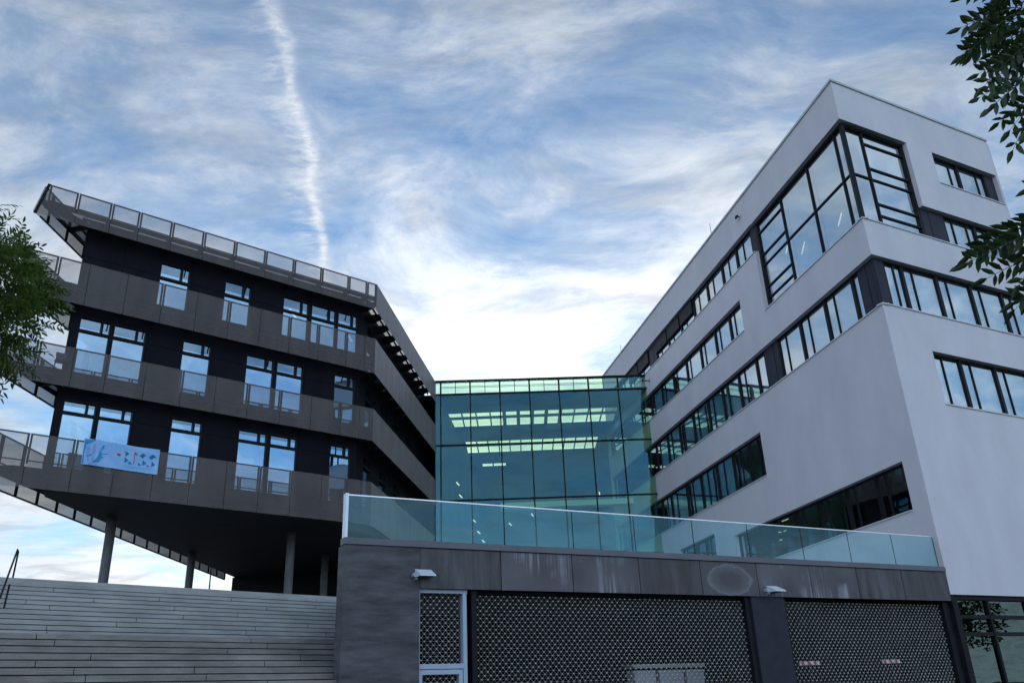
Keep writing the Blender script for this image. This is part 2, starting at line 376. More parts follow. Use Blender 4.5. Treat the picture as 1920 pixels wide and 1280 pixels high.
# the black roller boxes over the far windows of the top ribbon
mb = MB()
for a, b in ((17.55, 19.55), (19.75, 21.85), (22.05, 24.15), (25.75, 27.9), (28.1, 30.1)):
    mb = MB(); WL.box(mb, a, b, 23.0, 23.86, -.26, -.13); mb.build('shutter_box', 'frame', wb)
s = stripsL['B']; ribbon(WL, *s, [13.1, 15.1, 17.3, 19.6, 21.9, 24.1, 26.3, 28.5, 30.7], [.6], [], lambda u: u < 23)
s = stripsL['C']; ribbon(WL, *s, [1.35, 1.9, 4.1, 6.3, 8.45, 9.9, 10.9, 13.05, 15.2, 17.3, 19.6, 21.9, 24.1, 26.3, 28.5], [.72], [(.0, 1.35), (8.45, 9.9)], lambda u: u < 15)
s = stripsL['D']; ribbon(WL, *s, [13.1, 15.1, 17.3, 19.6, 21.9, 24.6, 26.3, 28.5], [.95], [], lambda u: False)
s = stripsL['E']; ribbon(WL, *s, [3.1, 5.25, 7.4, 9.55, 11.7, 13.85], [.6], [], lambda u: False)
s = stripsL['F']; ribbon(WL, *s, [20.0, 21.8], [.6], [], lambda u: False)
s = stripsR['A']; ribbon(WR, *s, [5.6, 7.75, 9.85], [.55, -.62], [(4.12, 5.6), (9.85, 10.4)])
s = stripsR['T']; ribbon(WR, *s, [7.75, 9.7], [.6], [(9.7, 10.4)])
s = stripsR['C']; ribbon(WR, *s, [.85, 1.95, 4.05, 6.2, 8.3], [-.62], [(0, .85)])
s = stripsR['D']; ribbon(WR, *s, [2.45, 4.15, 6.3, 8.45], [-.62], [])
for F, st, ks in ((WL, stripsL, 'ABCDEF'), (WR, stripsR, 'ATCD')):
    for k in ks:
        a, b, z0, z1 = st[k]
        sill(F, a if a > 0 else -.03, b - .01, z0)
sill(WL, -.03, 8.7, 18.97); sill(WR, -.03, 4.12, 18.97)
# tall glazed corner bay
cw = MB()
def bars(F, us, zs_full, u0, u1, extra=()):
    for u in us: F.box(cw, u - .036, u + .036, 18.98, 23.87, -.34, -.22)
    for z in zs_full: F.box(cw, u0, u1, z - .035, z + .035, -.33, -.23)
    for (a, b, z) in extra: F.box(cw, a, b, z - .036, z + .036, -.33, -.225)
    F.box(cw, u0, u1, 18.985, 19.04, -.34, -.21); F.box(cw, u0, u1, 23.74, 23.865, -.34, -.21)
bars(WL, [1.0, 3.4, 6.0], [21.37], .42, 8.6, [(6.04, 8.5, 23.2), (6.04, 8.5, 21.93), (6.04, 8.5, 20.15), (6.04, 8.5, 19.57)])
WL.box(cw, 8.5, 8.69, 18.98, 23.87, -.36, -.2)
bars(WR, [1.5], [21.37], .42, 4.05, [(1.53, 4.0, 23.2), (1.53, 4.0, 21.93), (1.53, 4.0, 20.15), (1.53, 4.0, 19.57)])
WR.box(cw, 3.96, 4.11, 18.98, 23.87, -.36, -.2)
cc = cornerpt(-.27); cw.bar((cc[0], cc[1], 18.98), (cc[0], cc[1], 23.86), .17)
bay = cw.build('corner_window', 'frame', wb)
for F, us in ((WL, [.4, 1.0, 3.4, 6.0, 8.5]), (WR, [.4, 1.5, 4.0])):
    for i in range(len(us) - 1):
        for z0, z1 in ((19.0, 21.37), (21.37, 23.76)):
            g = MB(); F.rect(g, us[i], us[i + 1], z0, z1, -.29); g.build('pane', 'wglass', bay)
for a_, b_ in ((3.45, 5.95), (6.05, 8.5), (1.1, 3.35)):
    g = MB(); WL.rect(g, a_, b_, 18.6, 23.8, -.56); g.build('blind', 'blind', bay)
g = MB(); WR.rect(g, 1.75, 4.0, 18.6, 23.8, -.5); g.build('blind', 'blind', bay)
for u, z in ((5.3, 20.25), (2.2, 19.9), (6.6, 21.0)):
    l = MB(); l.bar(WL.p(u, z, -.40), WL.p(u - .42, z + .42, -.40), .04); l.build('ceiling_light', 'tube', wb)
# ground floor glazing on the right
mb = MB()
WR.box(mb, -.02, .098, 0, 4.347, -.5, .01); WR.box(mb, .1, 10.3, 4.2, 4.348, -.4, -.12); WR.box(mb, .1, .42, 0, 4.2, -.4, -.12)
for u in (2.0, 4.15, 6.3, 8.45): WR.box(mb, u, u + .1, 0, 4.2, -.35, -.16)
WR.box(mb, .42, 10.3, 3.6, 3.72, -.33, -.17); WR.box(mb, .42, 10.3, 3.05, 3.17, -.33, -.17)
sf = mb.build('shopfront', 'frame', wb)
for i, (a, b) in enumerate(((.42, 2.0), (2.1, 4.15), (4.25, 6.3), (6.4, 8.45), (8.55, 10.3))):
    g = MB(); WR.rect(g, a, b, 0, 4.2, -.25); g.build('pane', 'sglass', sf)
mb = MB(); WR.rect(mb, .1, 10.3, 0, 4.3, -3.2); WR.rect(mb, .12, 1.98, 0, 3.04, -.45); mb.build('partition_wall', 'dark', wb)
# small fixtures on the white building
cam = thing('security_camera', 'small security camera on the white wall high above the top ribbon window', 'camera', WL.p(9.67, 24.93, 0))
mb = MB(); mb.tube([WL.p(9.67, 24.93, -.02), WL.p(9.67, 24.93, .16)], .03); mb.build('bracket', 'steel', cam, smooth=False)
mb = MB(); mb.tube([WL.p(9.82, 24.9, .16), WL.p(9.67, 24.93, .19), WL.p(9.5, 24.87, .22)], [.05, .075, .06], 10); mb.build('body', 'steel', cam)
br = MB(); br.bar(WL.p(25.55, 21.55, 0), WL.p(25.55, 21.55, .55), .05); br.bar(WL.p(25.55, 21.55, .55), WL.p(25.2, 21.55, .55), .05); br.bar(WL.p(25.55, 21.42, .02), WL.p(25.55, 21.68, .02), .03)
o = br.build('wall_bracket', 'steel'); o['label'] = 'short dark bracket sticking out of the white wall beside the glass hall'; o['category'] = 'bracket'
for (u, h, lab) in ((13.6, 1.0, 'thin lightning rod above the roof edge of the white building, the nearer and taller one'), (31.5, .85, 'thin short rod on the far end of the white building roof edge')):
    r = MB(); q = WL.p(u, 0, -.2); r.tube([(q[0], q[1], zr + .06), (q[0], q[1], zr + .1 + h)], [.018, .012], 6); r.tube([(q[0], q[1], zr + .1), (q[0], q[1], zr + .18)], .05, 8)
    o = r.build('lightning_rod', 'steel'); o['label'] = lab; o['category'] = 'lightning rod'

# ================================================================== glass hall between the buildings
ah = thing('glass_hall', 'teal glass atrium hall standing between the dark and the white building', 'atrium', CW.p(7, 0, 0))
US = [0.0, .34, 2.38, 4.44, 6.5, 8.56, 10.62, 12.68, 14.62]
ZS = [PZ, 6.3, 10.07, 13.87, 17.63, 21.28, 22.22]
mb = MB()
for u in US[1:-1]: CW.box(mb, u - .04, u + .04, PZ, 21.25, -.14, .03); CW.box(mb, u - .055, u + .055, 21.25, 22.2, -.16, .03)
for z in ZS[1:-1]: CW.box(mb, 0, 14.64, z - .045, z + .045, -.13, .025)
CW.box(mb, -.05, 14.66, 22.2, 22.3, -.3, .05)
for i in range(1, len(US) - 1):
    c = (US[i] + US[i + 1]) / 2
    if i < 7: CW.box(mb, c - .02, c + .02, 21.33, 22.2, -.1, .0)
    for z in (21.87, 21.97): CW.box(mb, US[i] + .06, US[i + 1] - .06, z - .012, z + .012, -.42, -.38)
mb.build('curtain_frame', 'frame', ah)
for i in range(len(US) - 1):
    for j in range(len(ZS) - 1):
        g = MB(); CW.rect(g, US[i], US[i + 1], ZS[j], ZS[j + 1], -.06); g.build('glass_panel', 'aglass', ah)
# roof with three skylights
RX0, RX1, RY0, RY1 = -6.6, 9.8, 54.95, 82
def roofz(holes, z0, z1):
    mb = MB()
    xs = sorted({RX0, RX1} | {h[i] for h in holes for i in (0, 1)}); ys = sorted({RY0, RY1} | {h[i] for h in holes for i in (2, 3)})
    def hole(i, j):
        if not (0 <= i < len(xs) - 1 and 0 <= j < len(ys) - 1): return None
        cx = (xs[i] + xs[i + 1]) / 2; cy = (ys[j] + ys[j + 1]) / 2
        return any(h[0] < cx < h[1] and h[2] < cy < h[3] for h in holes)
    for i in range(len(xs) - 1):
        for j in range(len(ys) - 1):
            if hole(i, j): continue
            a, b, c, d = xs[i], xs[i + 1], ys[j], ys[j + 1]
            for z in (z0, z1): mb.quad((a, c, z), (b, c, z), (b, d, z), (a, d, z))
            for di, dj, q in ((-1, 0, (a, c, a, d)), (1, 0, (b, c, b, d)), (0, -1, (a, c, b, c)), (0, 1, (a, d, b, d))):
                if hole(i + di, j + dj) is not False: mb.quad((q[0], q[1], z0), (q[2], q[3], z0), (q[2], q[3], z1), (q[0], q[1], z1))
    return mb
SK = [(-5.0, 7.6, 59.0, 62.4), (-4.15, 6.75, 66.4, 69.9), (-3.1, -1.0, 73.4, 74.5)]
rf = roofz(SK, 21.28, 21.36).build('roof', 'atrium_in', ah)
for k, (x0, x1, y0, y1) in enumerate(SK):
    mb = MB()
    if k < 2:
        ym = y0 + 1.15; mb.hexa([(x0, ym, 21.3), (x1, ym, 21.3), (x1, ym + .42, 21.3), (x0, ym + .42, 21.3), (x0, ym, 21.40), (x1, ym, 21.40), (x1, ym + .42, 21.40), (x0, ym + .42, 21.40)])
        n = 12
        for i in range(1, n):
            x = x0 + (x1 - x0) * i / n; w = .13 if i in (4, 5, 6, 7, 8) and k == 0 else .05
            mb.hexa([(x - w, y0, 21.30), (x + w, y0, 21.30), (x + w, y1, 21.30), (x - w, y1, 21.30), (x - w, y0, 21.37), (x + w, y0, 21.37), (x + w, y1, 21.37), (x - w, y1, 21.37)])
    else: mb.hexa([(x0 + .9, y0, 21.3), (x0 + 1, y0, 21.3), (x0 + 1, y1, 21.3), (x0 + .9, y1, 21.3), (x0 + .9, y0, 21.5), (x0 + 1, y0, 21.5), (x0 + 1, y1, 21.5), (x0 + .9, y1, 21.5)])
    sk = mb.build('skylight', 'frame', ah)
    g = MB(); g.quad((x0, y0, 21.42), (x1, y0, 21.42), (x1, y1, 21.42), (x0, y1, 21.42)); g.build('pane', glass('skylight_glass', (.86, .95, .8), (.9, 1, .9), .04), sk)
mb = MB()
mb.hexa([(-6.7, 82, PZ), (10, 82, PZ), (10, 82.3, PZ), (-6.7, 82.3, PZ), (-6.7, 82, 21.37), (10, 82, 21.37), (10, 82.3, 21.37), (-6.7, 82.3, 21.37)])
mb.hexa([(-5.5, 54.9, PZ), (-5.2, 54.9, PZ), (-3.3, 82, PZ), (-3.6, 82, PZ), (-5.5, 54.9, 21.27), (-5.2, 54.9, 21.27), (-3.3, 82, 21.27), (-3.6, 82, 21.27)])
mb.build('interior_wall', 'atrium_in', ah)
for z in (10.1, 13.9, 17.6):
    mb = MB(); mb.hexa([(-5, 72, z - .5), (8, 72, z - .5), (8, 81.9, z - .5), (-4, 81.9, z - .5), (-5, 72, z), (8, 72, z), (8, 81.9, z), (-4, 81.9, z)]); mb.build('gallery', 'atrium_in', ah)
mb = MB(); mb.hexa([(-1.3, 60, 14.35), (9.2, 60, 14.35), (9.2, 61, 14.35), (-1.3, 61, 14.35), (-1.3, 60, 14.75), (9.2, 60, 14.75), (9.2, 61, 14.75), (-1.3, 61, 14.75)]); mb.build('bridge_beam', 'ceiling', ah)
for (x, y, z) in ((-4.3, 58, 15.9), (-4.1, 58, 15.0), (-3.2, 58.3, 13.3), (-2.9, 58.4, 12.5), (-2.6, 58.5, 11.9), (.9, 60, 13.9), (2.9, 61, 14.5), (6, 61.5, 15.6), (-.7, 59, 13.1), (-2.6, 57, 8.9), (-2.2, 57, 8.3), (-2.0, 58, 9.9), (-.9, 58, 9.2)):
    l = MB(); l.bar((x, y, z), (x + .12, y + .9, z), .07, .05); l.build('ceiling_light', 'tube', ah)

# ================================================================== dark building with walkways
db = thing('office_building', 'dark clad office block on columns, wrapped in walkways with perforated metal railings', 'office building', (-12, 38, PZ))
W = 1.05
IF = DF.off(-W)                                            # inner front wall
IS = DS.off(-.95)                                          # inner side wall
IL = Fr((-18.3, 31.7), 0.2, True)
# inner corner of the walls
A = Matrix(((IF.d.x, -IS.d.x), (IF.d.y, -IS.d.y))); t = A.inverted() @ Vector((IS.P.x - IF.P.x, IS.P.y - IF.P.y)); UC = t[0]; VC = t[1]
A = Matrix(((IF.d.x, -IL.d.x), (IF.d.y, -IL.d.y))); t = A.inverted() @ Vector((IL.P.x - IF.P.x, IL.P.y - IF.P.y)); UL = t[0]
IL.P = IF.P + IF.d * UL
WIN = {2: ([(-10.66, -9.3), (-7.66, -6.33), (-4.68, -3.26), (-3.14, -1.72), (-1.64, -.44)], 20.66, 19.86),
       1: ([(-13.55, -12.3), (-12.2, -10.84), (-9.26, -7.94), (-6.28, -4.88), (-4.76, -3.34), (-1.68, -.48)], 17.15, 16.5),
       0: ([(-13.6, -12.34), (-12.24, -10.9), (-9.32, -7.96), (-6.32, -4.92), (-4.8, -3.42), (-1.73, -.58)], 13.46, 12.9)}
holesF = []; holesS = []; holesL = []
for l, (ws, zt, ztr) in WIN.items():
    for a, b in ws: holesF.append((a, b, FLR[l] + .12, zt))
    for k in range(4): holesS.append((VC + 1.2 + k * 3.0, VC + 2.5 + k * 3.0, FLR[l] + .12, zt))
    if l < 2:
        holesL += [(.35, 1.5, FLR[l] + .12, zt), (1.65, 2.9, FLR[l] + .12, zt), (4.3, 5.6, FLR[l] + .12, zt)]
mb = MB(); IF.wall(mb, UL, UC, 10.0, 21.3, holesF, .14, m0=.3, m1=.06); IS.wall(mb, VC, 40, 10.0, 21.3, holesS, .14, m0=.06); IL.wall(mb, 0, 34, 10.0, 21.3, holesL, .14, m0=.3)
dw = mb.build('wall', 'cladding', db)
# raised cladding panels with shadow joints
mb = MB()
for l, (ws, zt, ztr) in WIN.items():
    z0 = FLR[l] + .05; ed = [UL] + [v for w in ws for v in w] + [UC]
    for i in range(0, len(ed), 2):
        a, b = ed[i], ed[i + 1]
        if b - a < .5: continue
        n = max(1, round((b - a) / 1.5)); w = (b - a) / n
        for k in range(n):
            mb = MB(); IF.box(mb, a + k * w + .04, a + (k + 1) * w - .04, z0, ztr - .03, .0, .035); mb.build('cladding_panel', 'cladding', db)
            mb = MB(); IF.box(mb, a + k * w + .04, a + (k + 1) * w - .04, ztr + .03, zt + .35, .0, .02); mb.build('cladding_panel', 'cladding', db)
def dwindow(F, a, b, z0, z1, zt, sub=.72):
    mb = MB()
    F.box(mb, a, a + .045, z0, z1, -.139, -.02); F.box(mb, b - .045, b, z0, z1, -.139, -.02)
    F.box(mb, a + .045, b - .045, z1 - .07, z1, -.139, -.02); F.box(mb, a + .045, b - .045, z0, z0 + .05, -.139, -.02)
    F.box(mb, a + .045, b - .045, zt - .055, zt + .055, -.138, -.01)
    us = a + (b - a) * sub; F.box(mb, us - .04, us + .04, zt + .055, z1 - .07, -.137, -.02)
    w = mb.build('window', 'frame', db)
    tl = random.uniform(-.006, .006); g = MB(); g.quad(F.p(a + .04, z0 + .04, -.1 + tl), F.p(b - .04, z0 + .04, -.1 - tl), F.p(b - .04, zt, -.1 - tl + tl * .6), F.p(a + .04, zt, -.1 + tl)); F.rect(g, a + .04, b - .04, zt, z1 - .05, -.125); g.build('pane', 'dglass', w)
for l, (ws, zt, ztr) in WIN.items():
    for a, b in ws: dwindow(IF, a, b, FLR[l] + .12, zt, ztr)
    for k in range(4): dwindow(IS, VC + 1.2 + k * 3.0, VC + 2.5 + k * 3.0, FLR[l] + .12, zt, ztr)
for a, b, z0, z1 in holesL: dwindow(IL, a, b, z0, z1, z1 - .6)
# floors, roof, bottom slab and partitions
def fp(n):
    """footprint of the wall line (n=0) or pulled in"""
    q = IF.P + IF.d * UC; c = [q.x, q.y]; b = IF.P + IF.d * UL
    e = IS.P + IS.d * 40
    return [(b.x + n, b.y + n * .9), (c[0] - n, c[1] + n * .3), (e.x - n, e.y), (-18.2 + n, e.y)]
for z in (10.45, 14.2, 17.95):
    mb = MB(); mb.prism(fp(.27), z - .3, z); mb.build('floor_slab', 'interior', db)
mb = MB(); mb.prism(fp(.02), 21.3, 21.62); mb.build('roof', 'black', db)
mb = MB()
P4 = IF.off(-5.2)
for z0, z1 in ((10.46, 13.85), (14.21, 17.6), (17.96, 21.25)):
    P4.rect(mb, UL + 5.2, UC - 3, z0, z1)
    for u in (-8.6, -2.6):
        mb.quad(IF.p(u, z0, -.26), IF.p(u, z0, -5.2), IF.p(u, z1, -5.2), IF.p(u, z1, -.26))
mb.build('partition_wall', surf('room_wall', (.22, .3, .42), (.26, .34, .46), nscale=.5, rough=.9), db)
for (x, y, dy) in ((-11.6, 39.6, 1.1), (-9.24, 43.2, 1.0)):
    l = MB(); l.bar((x, y, 20.95), (x + .04, y + dy, 20.95), .09, .05); l.build('ceiling_light', 'tube', db)
# heavy black slab that carries the building, set back a little behind the railing
bs = [DF.p(UL - 1.15, 0, -.16), DF.p(-.12, 0, -.16), DS.p(.15, 0, -.14), DS.p(40, 0, -.14), (-19.1, 79.4, 0), (-19.12, 29.9, 0)]
bs = [(p[0], p[1]) for p in bs]
mb = MB(); mb.prism(bs, 9.95, 10.3); mb.build('carrying_slab', 'black', db)
bi = [IF.p(UL + .1, 0, .35), IF.p(UC - .3, 0, .3), IS.p(2, 0, .1), IS.p(39.5, 0, .1), (-18.5, 79, 0), (-18.5, 32.2, 0)]
mb = MB(); mb.prism([(p[0], p[1]) for p in bi], 9.62, 9.948); mb.build('soffit', 'black', db)

MODS_F = {3: [-15.62, -14.64, -13.28, -12.1, -10.68, -9.22, -7.72, -6.2, -4.7, -3.19, -1.64, -.56, 0],
          2: [-16.1, -14.9, -13.72, -12.2, -10.69, -9.2, -7.7, -6.2, -4.7, -3.19, -1.64, -.6, 0],
          1: [-16.1, -15.0, -13.72, -12.46, -10.93, -9.43, -7.95, -6.45, -4.9, -3.35, -1.82, -.76, 0],
          0: [-16.1, -14.7, -13.1, -11.6, -10.1, -8.6, -7.1, -5.6, -4.1, -2.6, -1.3, -.55, 0]}
UT = -16.12      # front tip of the walkways
MODS_S = [.0, .6] + [2.1 + 1.5 * k for k in range(9)] + [15.2]
def band(F, mods, l, parts=True):
    z0, z1, zf = BOT[l], TOP[l], FLR[l]
    fr = MB(); allp = MB()
    for i in range(len(mods) - 1):
        a, b = mods[i], mods[i + 1]
        q = MB() if parts else allp
        if l == 3 and i == 0 and F is DF:       # leaning end of the roof railing
            q.hexa([F.p(UT, z0, -.02), F.p(b - .012, z0, -.02), F.p(b - .012, z0, 0), F.p(UT, z0, 0), F.p(UT + .3, z1, -.02), F.p(b - .012, z1, -.02), F.p(b - .012, z1, 0), F.p(UT + .3, z1, 0)])
        elif l == 3 and i == 0 and F is DL:
            q.hexa([F.p(a, z0, -.02), F.p(b - .012, z0, -.02), F.p(b - .012, z0, 0), F.p(a, z0, 0), F.p(a + .45, z1, -.02), F.p(b - .012, z1, -.02), F.p(b - .012, z1, 0), F.p(a + .45, z1, 0)])
        else: F.box(q, a + (.03 if F is DS else .012), b - .012, z0, z1, -.02, 0)
        if parts: q.build('mesh_panel', 'mesh', db)
        a2 = UT + .35 if (l == 3 and i == 0 and F is DF) else (a + .45 if (l == 3 and i == 0 and F is DL) else a)
        if F is DL:
            F.box(fr, a2 + .02, b - .02, z0 + .004, z0 + .05, -.075, -.022); F.box(fr, b - .13, b - .02, z0 + .05, zf - .1, -.09, -.022)
        F.box(fr, a2 + .02, a2 + .09, zf - .1, z1 - .02, -.075, -.022); F.box(fr, b - .09, b - .02, zf - .1, z1 - .02, -.075, -.022)
        F.box(fr, a2 + .02, b - .02, z1 - .045, z1 - .004, -.075, -.022)
        F.box(fr, a2 + .075, b - .075, zf - .02, zf + .02, -.06, -.022)
    if not parts: allp.build('mesh_panel', 'mesh', db, kind='stuff')
    if F is DF:
        e = .3 if l == 3 else 0
        fr.hexa([F.p(UT - .05, z0, -.1), F.p(UT + .07, z0, -.1), F.p(UT + .07, z0, .01), F.p(UT - .05, z0, .01), F.p(UT - .05 + e, z1, -.1), F.p(UT + .07 + e, z1, -.1), F.p(UT + .07 + e, z1, .01), F.p(UT - .05 + e, z1, .01)])
    fr.build('railing_frame', 'steel', db)
def deck(F, u0, u1, l, mods, inner, parts=True, n_in=0.0):
    """walkway: grating on tapered brackets with edge beams"""
    zf = FLR[l]; w = inner
    mb = MB(); F.rect(mb, u0, u1, zf, zf); mb = MB()
    mb.quad(F.p(u0, zf, -.1), F.p(u1, zf, -.1), F.p(u1, zf, -w + .02), F.p(u0, zf, -w + .02))
    mb.build('walkway_grating', 'grate', db)
    mb = MB(); F.box(mb, u0, u1, zf - .2, zf - .01, -.16, -.09); F.box(mb, u0, u1, zf - .13, zf - .01, -w * .62, -w * .62 + .05)
    mb.build('edge_beam', 'steel', db)
    allp = MB()
    for m in mods[1:-1]:
        if not (u0 < m < u1): continue
        q = MB() if parts else allp
        for dz in (0,):
            x0, x1 = m - .06, m + .06
            q.hexa([F.p(x0, zf - .5, -w + .01), F.p(x1, zf - .5, -w + .01), F.p(x1, zf - .5, -w * .72), F.p(x0, zf - .5, -w * .72),
                    F.p(x0, zf - .012, -w + .01), F.p(x1, zf - .012, -w + .01), F.p(x1, zf - .012, -w * .72), F.p(x0, zf - .012, -w * .72)])
            q.hexa([F.p(x0, zf - .5, -w * .72), F.p(x1, zf - .5, -w * .72), F.p(x1, zf - .22, -.165), F.p(x0, zf - .22, -.165),
                    F.p(x0, zf - .014, -w * .72), F.p(x1, zf - .014, -w * .72), F.p(x1, zf - .014, -.165), F.p(x0, zf - .014, -.165)])
        q.bar(F.p(m, zf - .3, -.16), F.p(m, BOT[l] + .06, -.03), .05)
        if parts: q.build('bracket', 'steel', db)
    if not parts: allp.build('bracket', 'steel', db, kind='stuff')
MODS_L = [0, 1.1] + [2.6 + 1.5 * k for k in range(17)]
for l in range(4):
    band(DF, MODS_F[l], l); band(DS, MODS_S, l); band(DL, MODS_L, l, parts=False)
    if l:
        deck(DF, UL - .35, 0, l, MODS_F[l], W); deck(DS, .0, 15.2, l, MODS_S, .95); deck(DL, 2.6, 28, l, MODS_L, 1.0, parts=False)
        # open prow in front of the left wall corner
        zf = FLR[l]; t0 = DF.p(UT + .1, zf, -.1); t1 = DF.p(UL - .35, zf, -.1); t2 = IF.p(UL, zf, 0); t3 = DL.p(2.6, zf, -1.0); t4 = DL.p(.35, zf, -.1)
        mb = MB(); mb.quad(t0, t1, t2, t3, DL.p(2.6, zf, -.1), t4); mb.build('walkway_grating', 'grate', db)
        mb = MB()
        mb.bar((t0[0] + .1, t0[1] + .3, zf - .12), (t2[0], t2[1], zf - .12), .2, .22); mb.bar((t4[0], t4[1], zf - .1), (DL.p(2.8, 0, -.1)[0], DL.p(2.8, 0, -.1)[1], zf - .1), .07, .18)
        mb.bar((t0[0], t0[1], zf - .1), (t1[0], t1[1], zf - .1), .07, .18)
        m1 = ((t0[0] + t1[0]) / 2, (t0[1] + t1[1]) / 2, zf - .12); mb.bar(m1, (t3[0] - .4, t3[1] - .9, zf - .12), .12, .2)
        mb.bar((DL.p(2.6, 0, -.1)[0], DL.p(2.6, 0, -.1)[1], zf - .12), (t2[0], t2[1], zf - .12), .14, .22)
        mb.build('prow_beam', 'steel', db)
# black solid overhang of the roof near the wall line, walls of the core and columns under the slab
mb = MB(); mb.hexa([(-18.6, 55.3, PZ), (-5.6, 55.3, PZ), (-4.6, 79, PZ), (-18.6, 79, PZ), (-18.6, 55.3, 9.6), (-5.6, 55.3, 9.6), (-4.6, 79, 9.6), (-18.6, 79, 9.6)]); mb.build('core_wall', 'black', db)
for (x, y) in ((-17.71, 36.33), (-17.71, 45.8), (-11.13, 41.14), (-11.08, 48.35)):
    mb = MB(); mb.tube([(x, y, PZ), (x, y, 9.63)], .2, 24); c = mb.build('column', 'concrete', db, smooth=True)
# side bands stop where the glass hall starts: closing strip
mb = MB(); DS.box(mb, 15.1, 15.3, PZ, 22.2, -1.0, -.95); mb.build('corner_panel', 'black', db)

# ------------------------------------------------------------------ banner on the lowest railing
bn = thing('banner', 'pale blue banner with teal and red triangle lettering tied to the lowest perforated railing', 'banner', DF.p(-11.4, 10.6, .03))
def bpos(u, z):
    """cloth hangs slightly bowed with a fold running from the upper middle to the right"""
    s = (u + 12.86) / 2.9; t = (z - 10.58) / 1.06
    n = .05 + .022 * math.sin(s * 6.0) + .03 * math.exp(-((t - (1.0 - .45 * (s - .35))) / .09) ** 2) * (1 if .3 < s < .98 else .2) + .012 * math.sin(s * 19 + t * 4)
    return DF.p(u, z, n)
mb = MB(); nu, nz = 60, 20; base = len(mb.v)
for j in range(nz + 1):
    for i in range(nu + 1):
        s_ = i / nu; t_ = j / nz
        u = -12.84 + 2.88 * s_; z = (10.61 - .04 * s_) + t_ * (1.04 + .0 * s_) - .03 * math.sin(math.pi * s_) * t_
        mb.v.append(bpos(u, z))
for j in range(nz):
    for i in range(nu):
        a = j * (nu + 1) + i; mb.f.append((a, a + 1, a + nu + 2, a + nu + 1))
cl = mb.build('cloth', 'cloth', bn, smooth=True)
def mark(name, polys, mat, lift=.012):
    mb = MB()
    for poly in polys:
        # triangulated fan, lifted off the cloth and following it
        pts = [Vector(bpos(u, z)) + DF.n * lift for u, z in poly]
        mb.v += [tuple(p) for p in pts]; b = len(mb.v) - len(pts); mb.f.append(tuple(range(b, b + len(pts))))
    return mb.build(name, mat, bn)
for tri in ([[(-11.29, 11.36), (-11.13, 11.26), (-11.26, 11.14)], [(-11.28, 11.11), (-11.13, 10.99), (-11.27, 10.88)], [(-11.11, 10.97), (-10.97, 10.86), (-11.11, 10.85)]],
  [[(-10.73, 11.25), (-10.6, 11.36), (-10.46, 11.27), (-10.53, 11.26), (-10.59, 11.15)], [(-10.74, 10.96), (-10.61, 10.86), (-10.74, 10.85)], [(-10.58, 11.09), (-10.42, 10.98), (-10.57, 10.86)]],
  [[(-10.37, 11.23), (-10.23, 11.36), (-10.07, 11.26), (-10.18, 11.24), (-10.25, 11.14)], [(-10.4, 10.94), (-10.29, 10.85), (-10.4, 10.84)], [(-10.23, 11.08), (-10.09, 10.96), (-10.23, 10.84)]]):
    mark('letter', tri, 'bannerteal')
mark('red_flag_letter', [[(-10.92, 11.37), (-10.78, 11.26), (-10.9, 11.26)], [(-10.94, 11.32), (-10.915, 11.36), (-10.90, 10.88), (-10.93, 10.87)]], 'bannerred')
mark('red_arrow', [[(-11.59, 11.2), (-11.53, 11.24), (-11.42, 11.18), (-11.49, 11.11), (-11.57, 11.14)]], 'bannerred')
mark('printed_shape', [[(-12.74, 11.31), (-12.6, 11.43), (-12.58, 10.75), (-12.64, 10.76), (-12.7, 11.0)], [(-12.52, 11.45), (-12.4, 11.5), (-12.42, 10.85), (-12.5, 10.8)], [(-12.55, 10.72), (-12.3, 10.7), (-12.2, 10.62), (-12.6, 10.62)]], 'bannerlav', .010)
mark('printed_shape', [[(-12.82, 11.6), (-12.43, 11.62), (-12.75, 11.39), (-12.78, 11.04), (-12.76, 10.64), (-12.82, 10.63)],
  [(-12.08, 11.47), (-12.16, 11.43), (-12.25, 11.17), (-12.19, 11.21), (-12.11, 11.33)], [(-12.25, 11.19), (-12.28, 10.98), (-12.15, 11.02), (-12.15, 11.1), (-12.19, 11.21)],
  [(-12.28, 10.99), (-12.33, 10.86), (-12.2, 10.79), (-12.17, 10.91), (-12.05, 10.97), (-12.15, 11.02)], [(-12.33, 10.87), (-12.49, 10.76), (-12.39, 10.73), (-12.2, 10.79)],
  [(-12.15, 11.1), (-12.15, 11.06), (-11.93, 11.11), (-11.93, 11.14)], [(-12.69, 10.97), (-12.53, 11.06), (-12.51, 11.0), (-12.68, 10.89)]], 'bannerblue')
mark('small_print', [[(-11.27 + k * .1, 10.76 + k * .003), (-11.19 + k * .1, 10.762 + k * .003), (-11.19 + k * .1, 10.748 + k * .003), (-11.27 + k * .1, 10.746 + k * .003)] for k in range(12)] +
     [[(-11.2 + k * .13, 10.71 + k * .003), (-11.12 + k * .13, 10.712 + k * .003), (-11.12 + k * .13, 10.70 + k * .003), (-11.2 + k * .13, 10.698 + k * .003)] for k in range(8)], 'bannerlav')

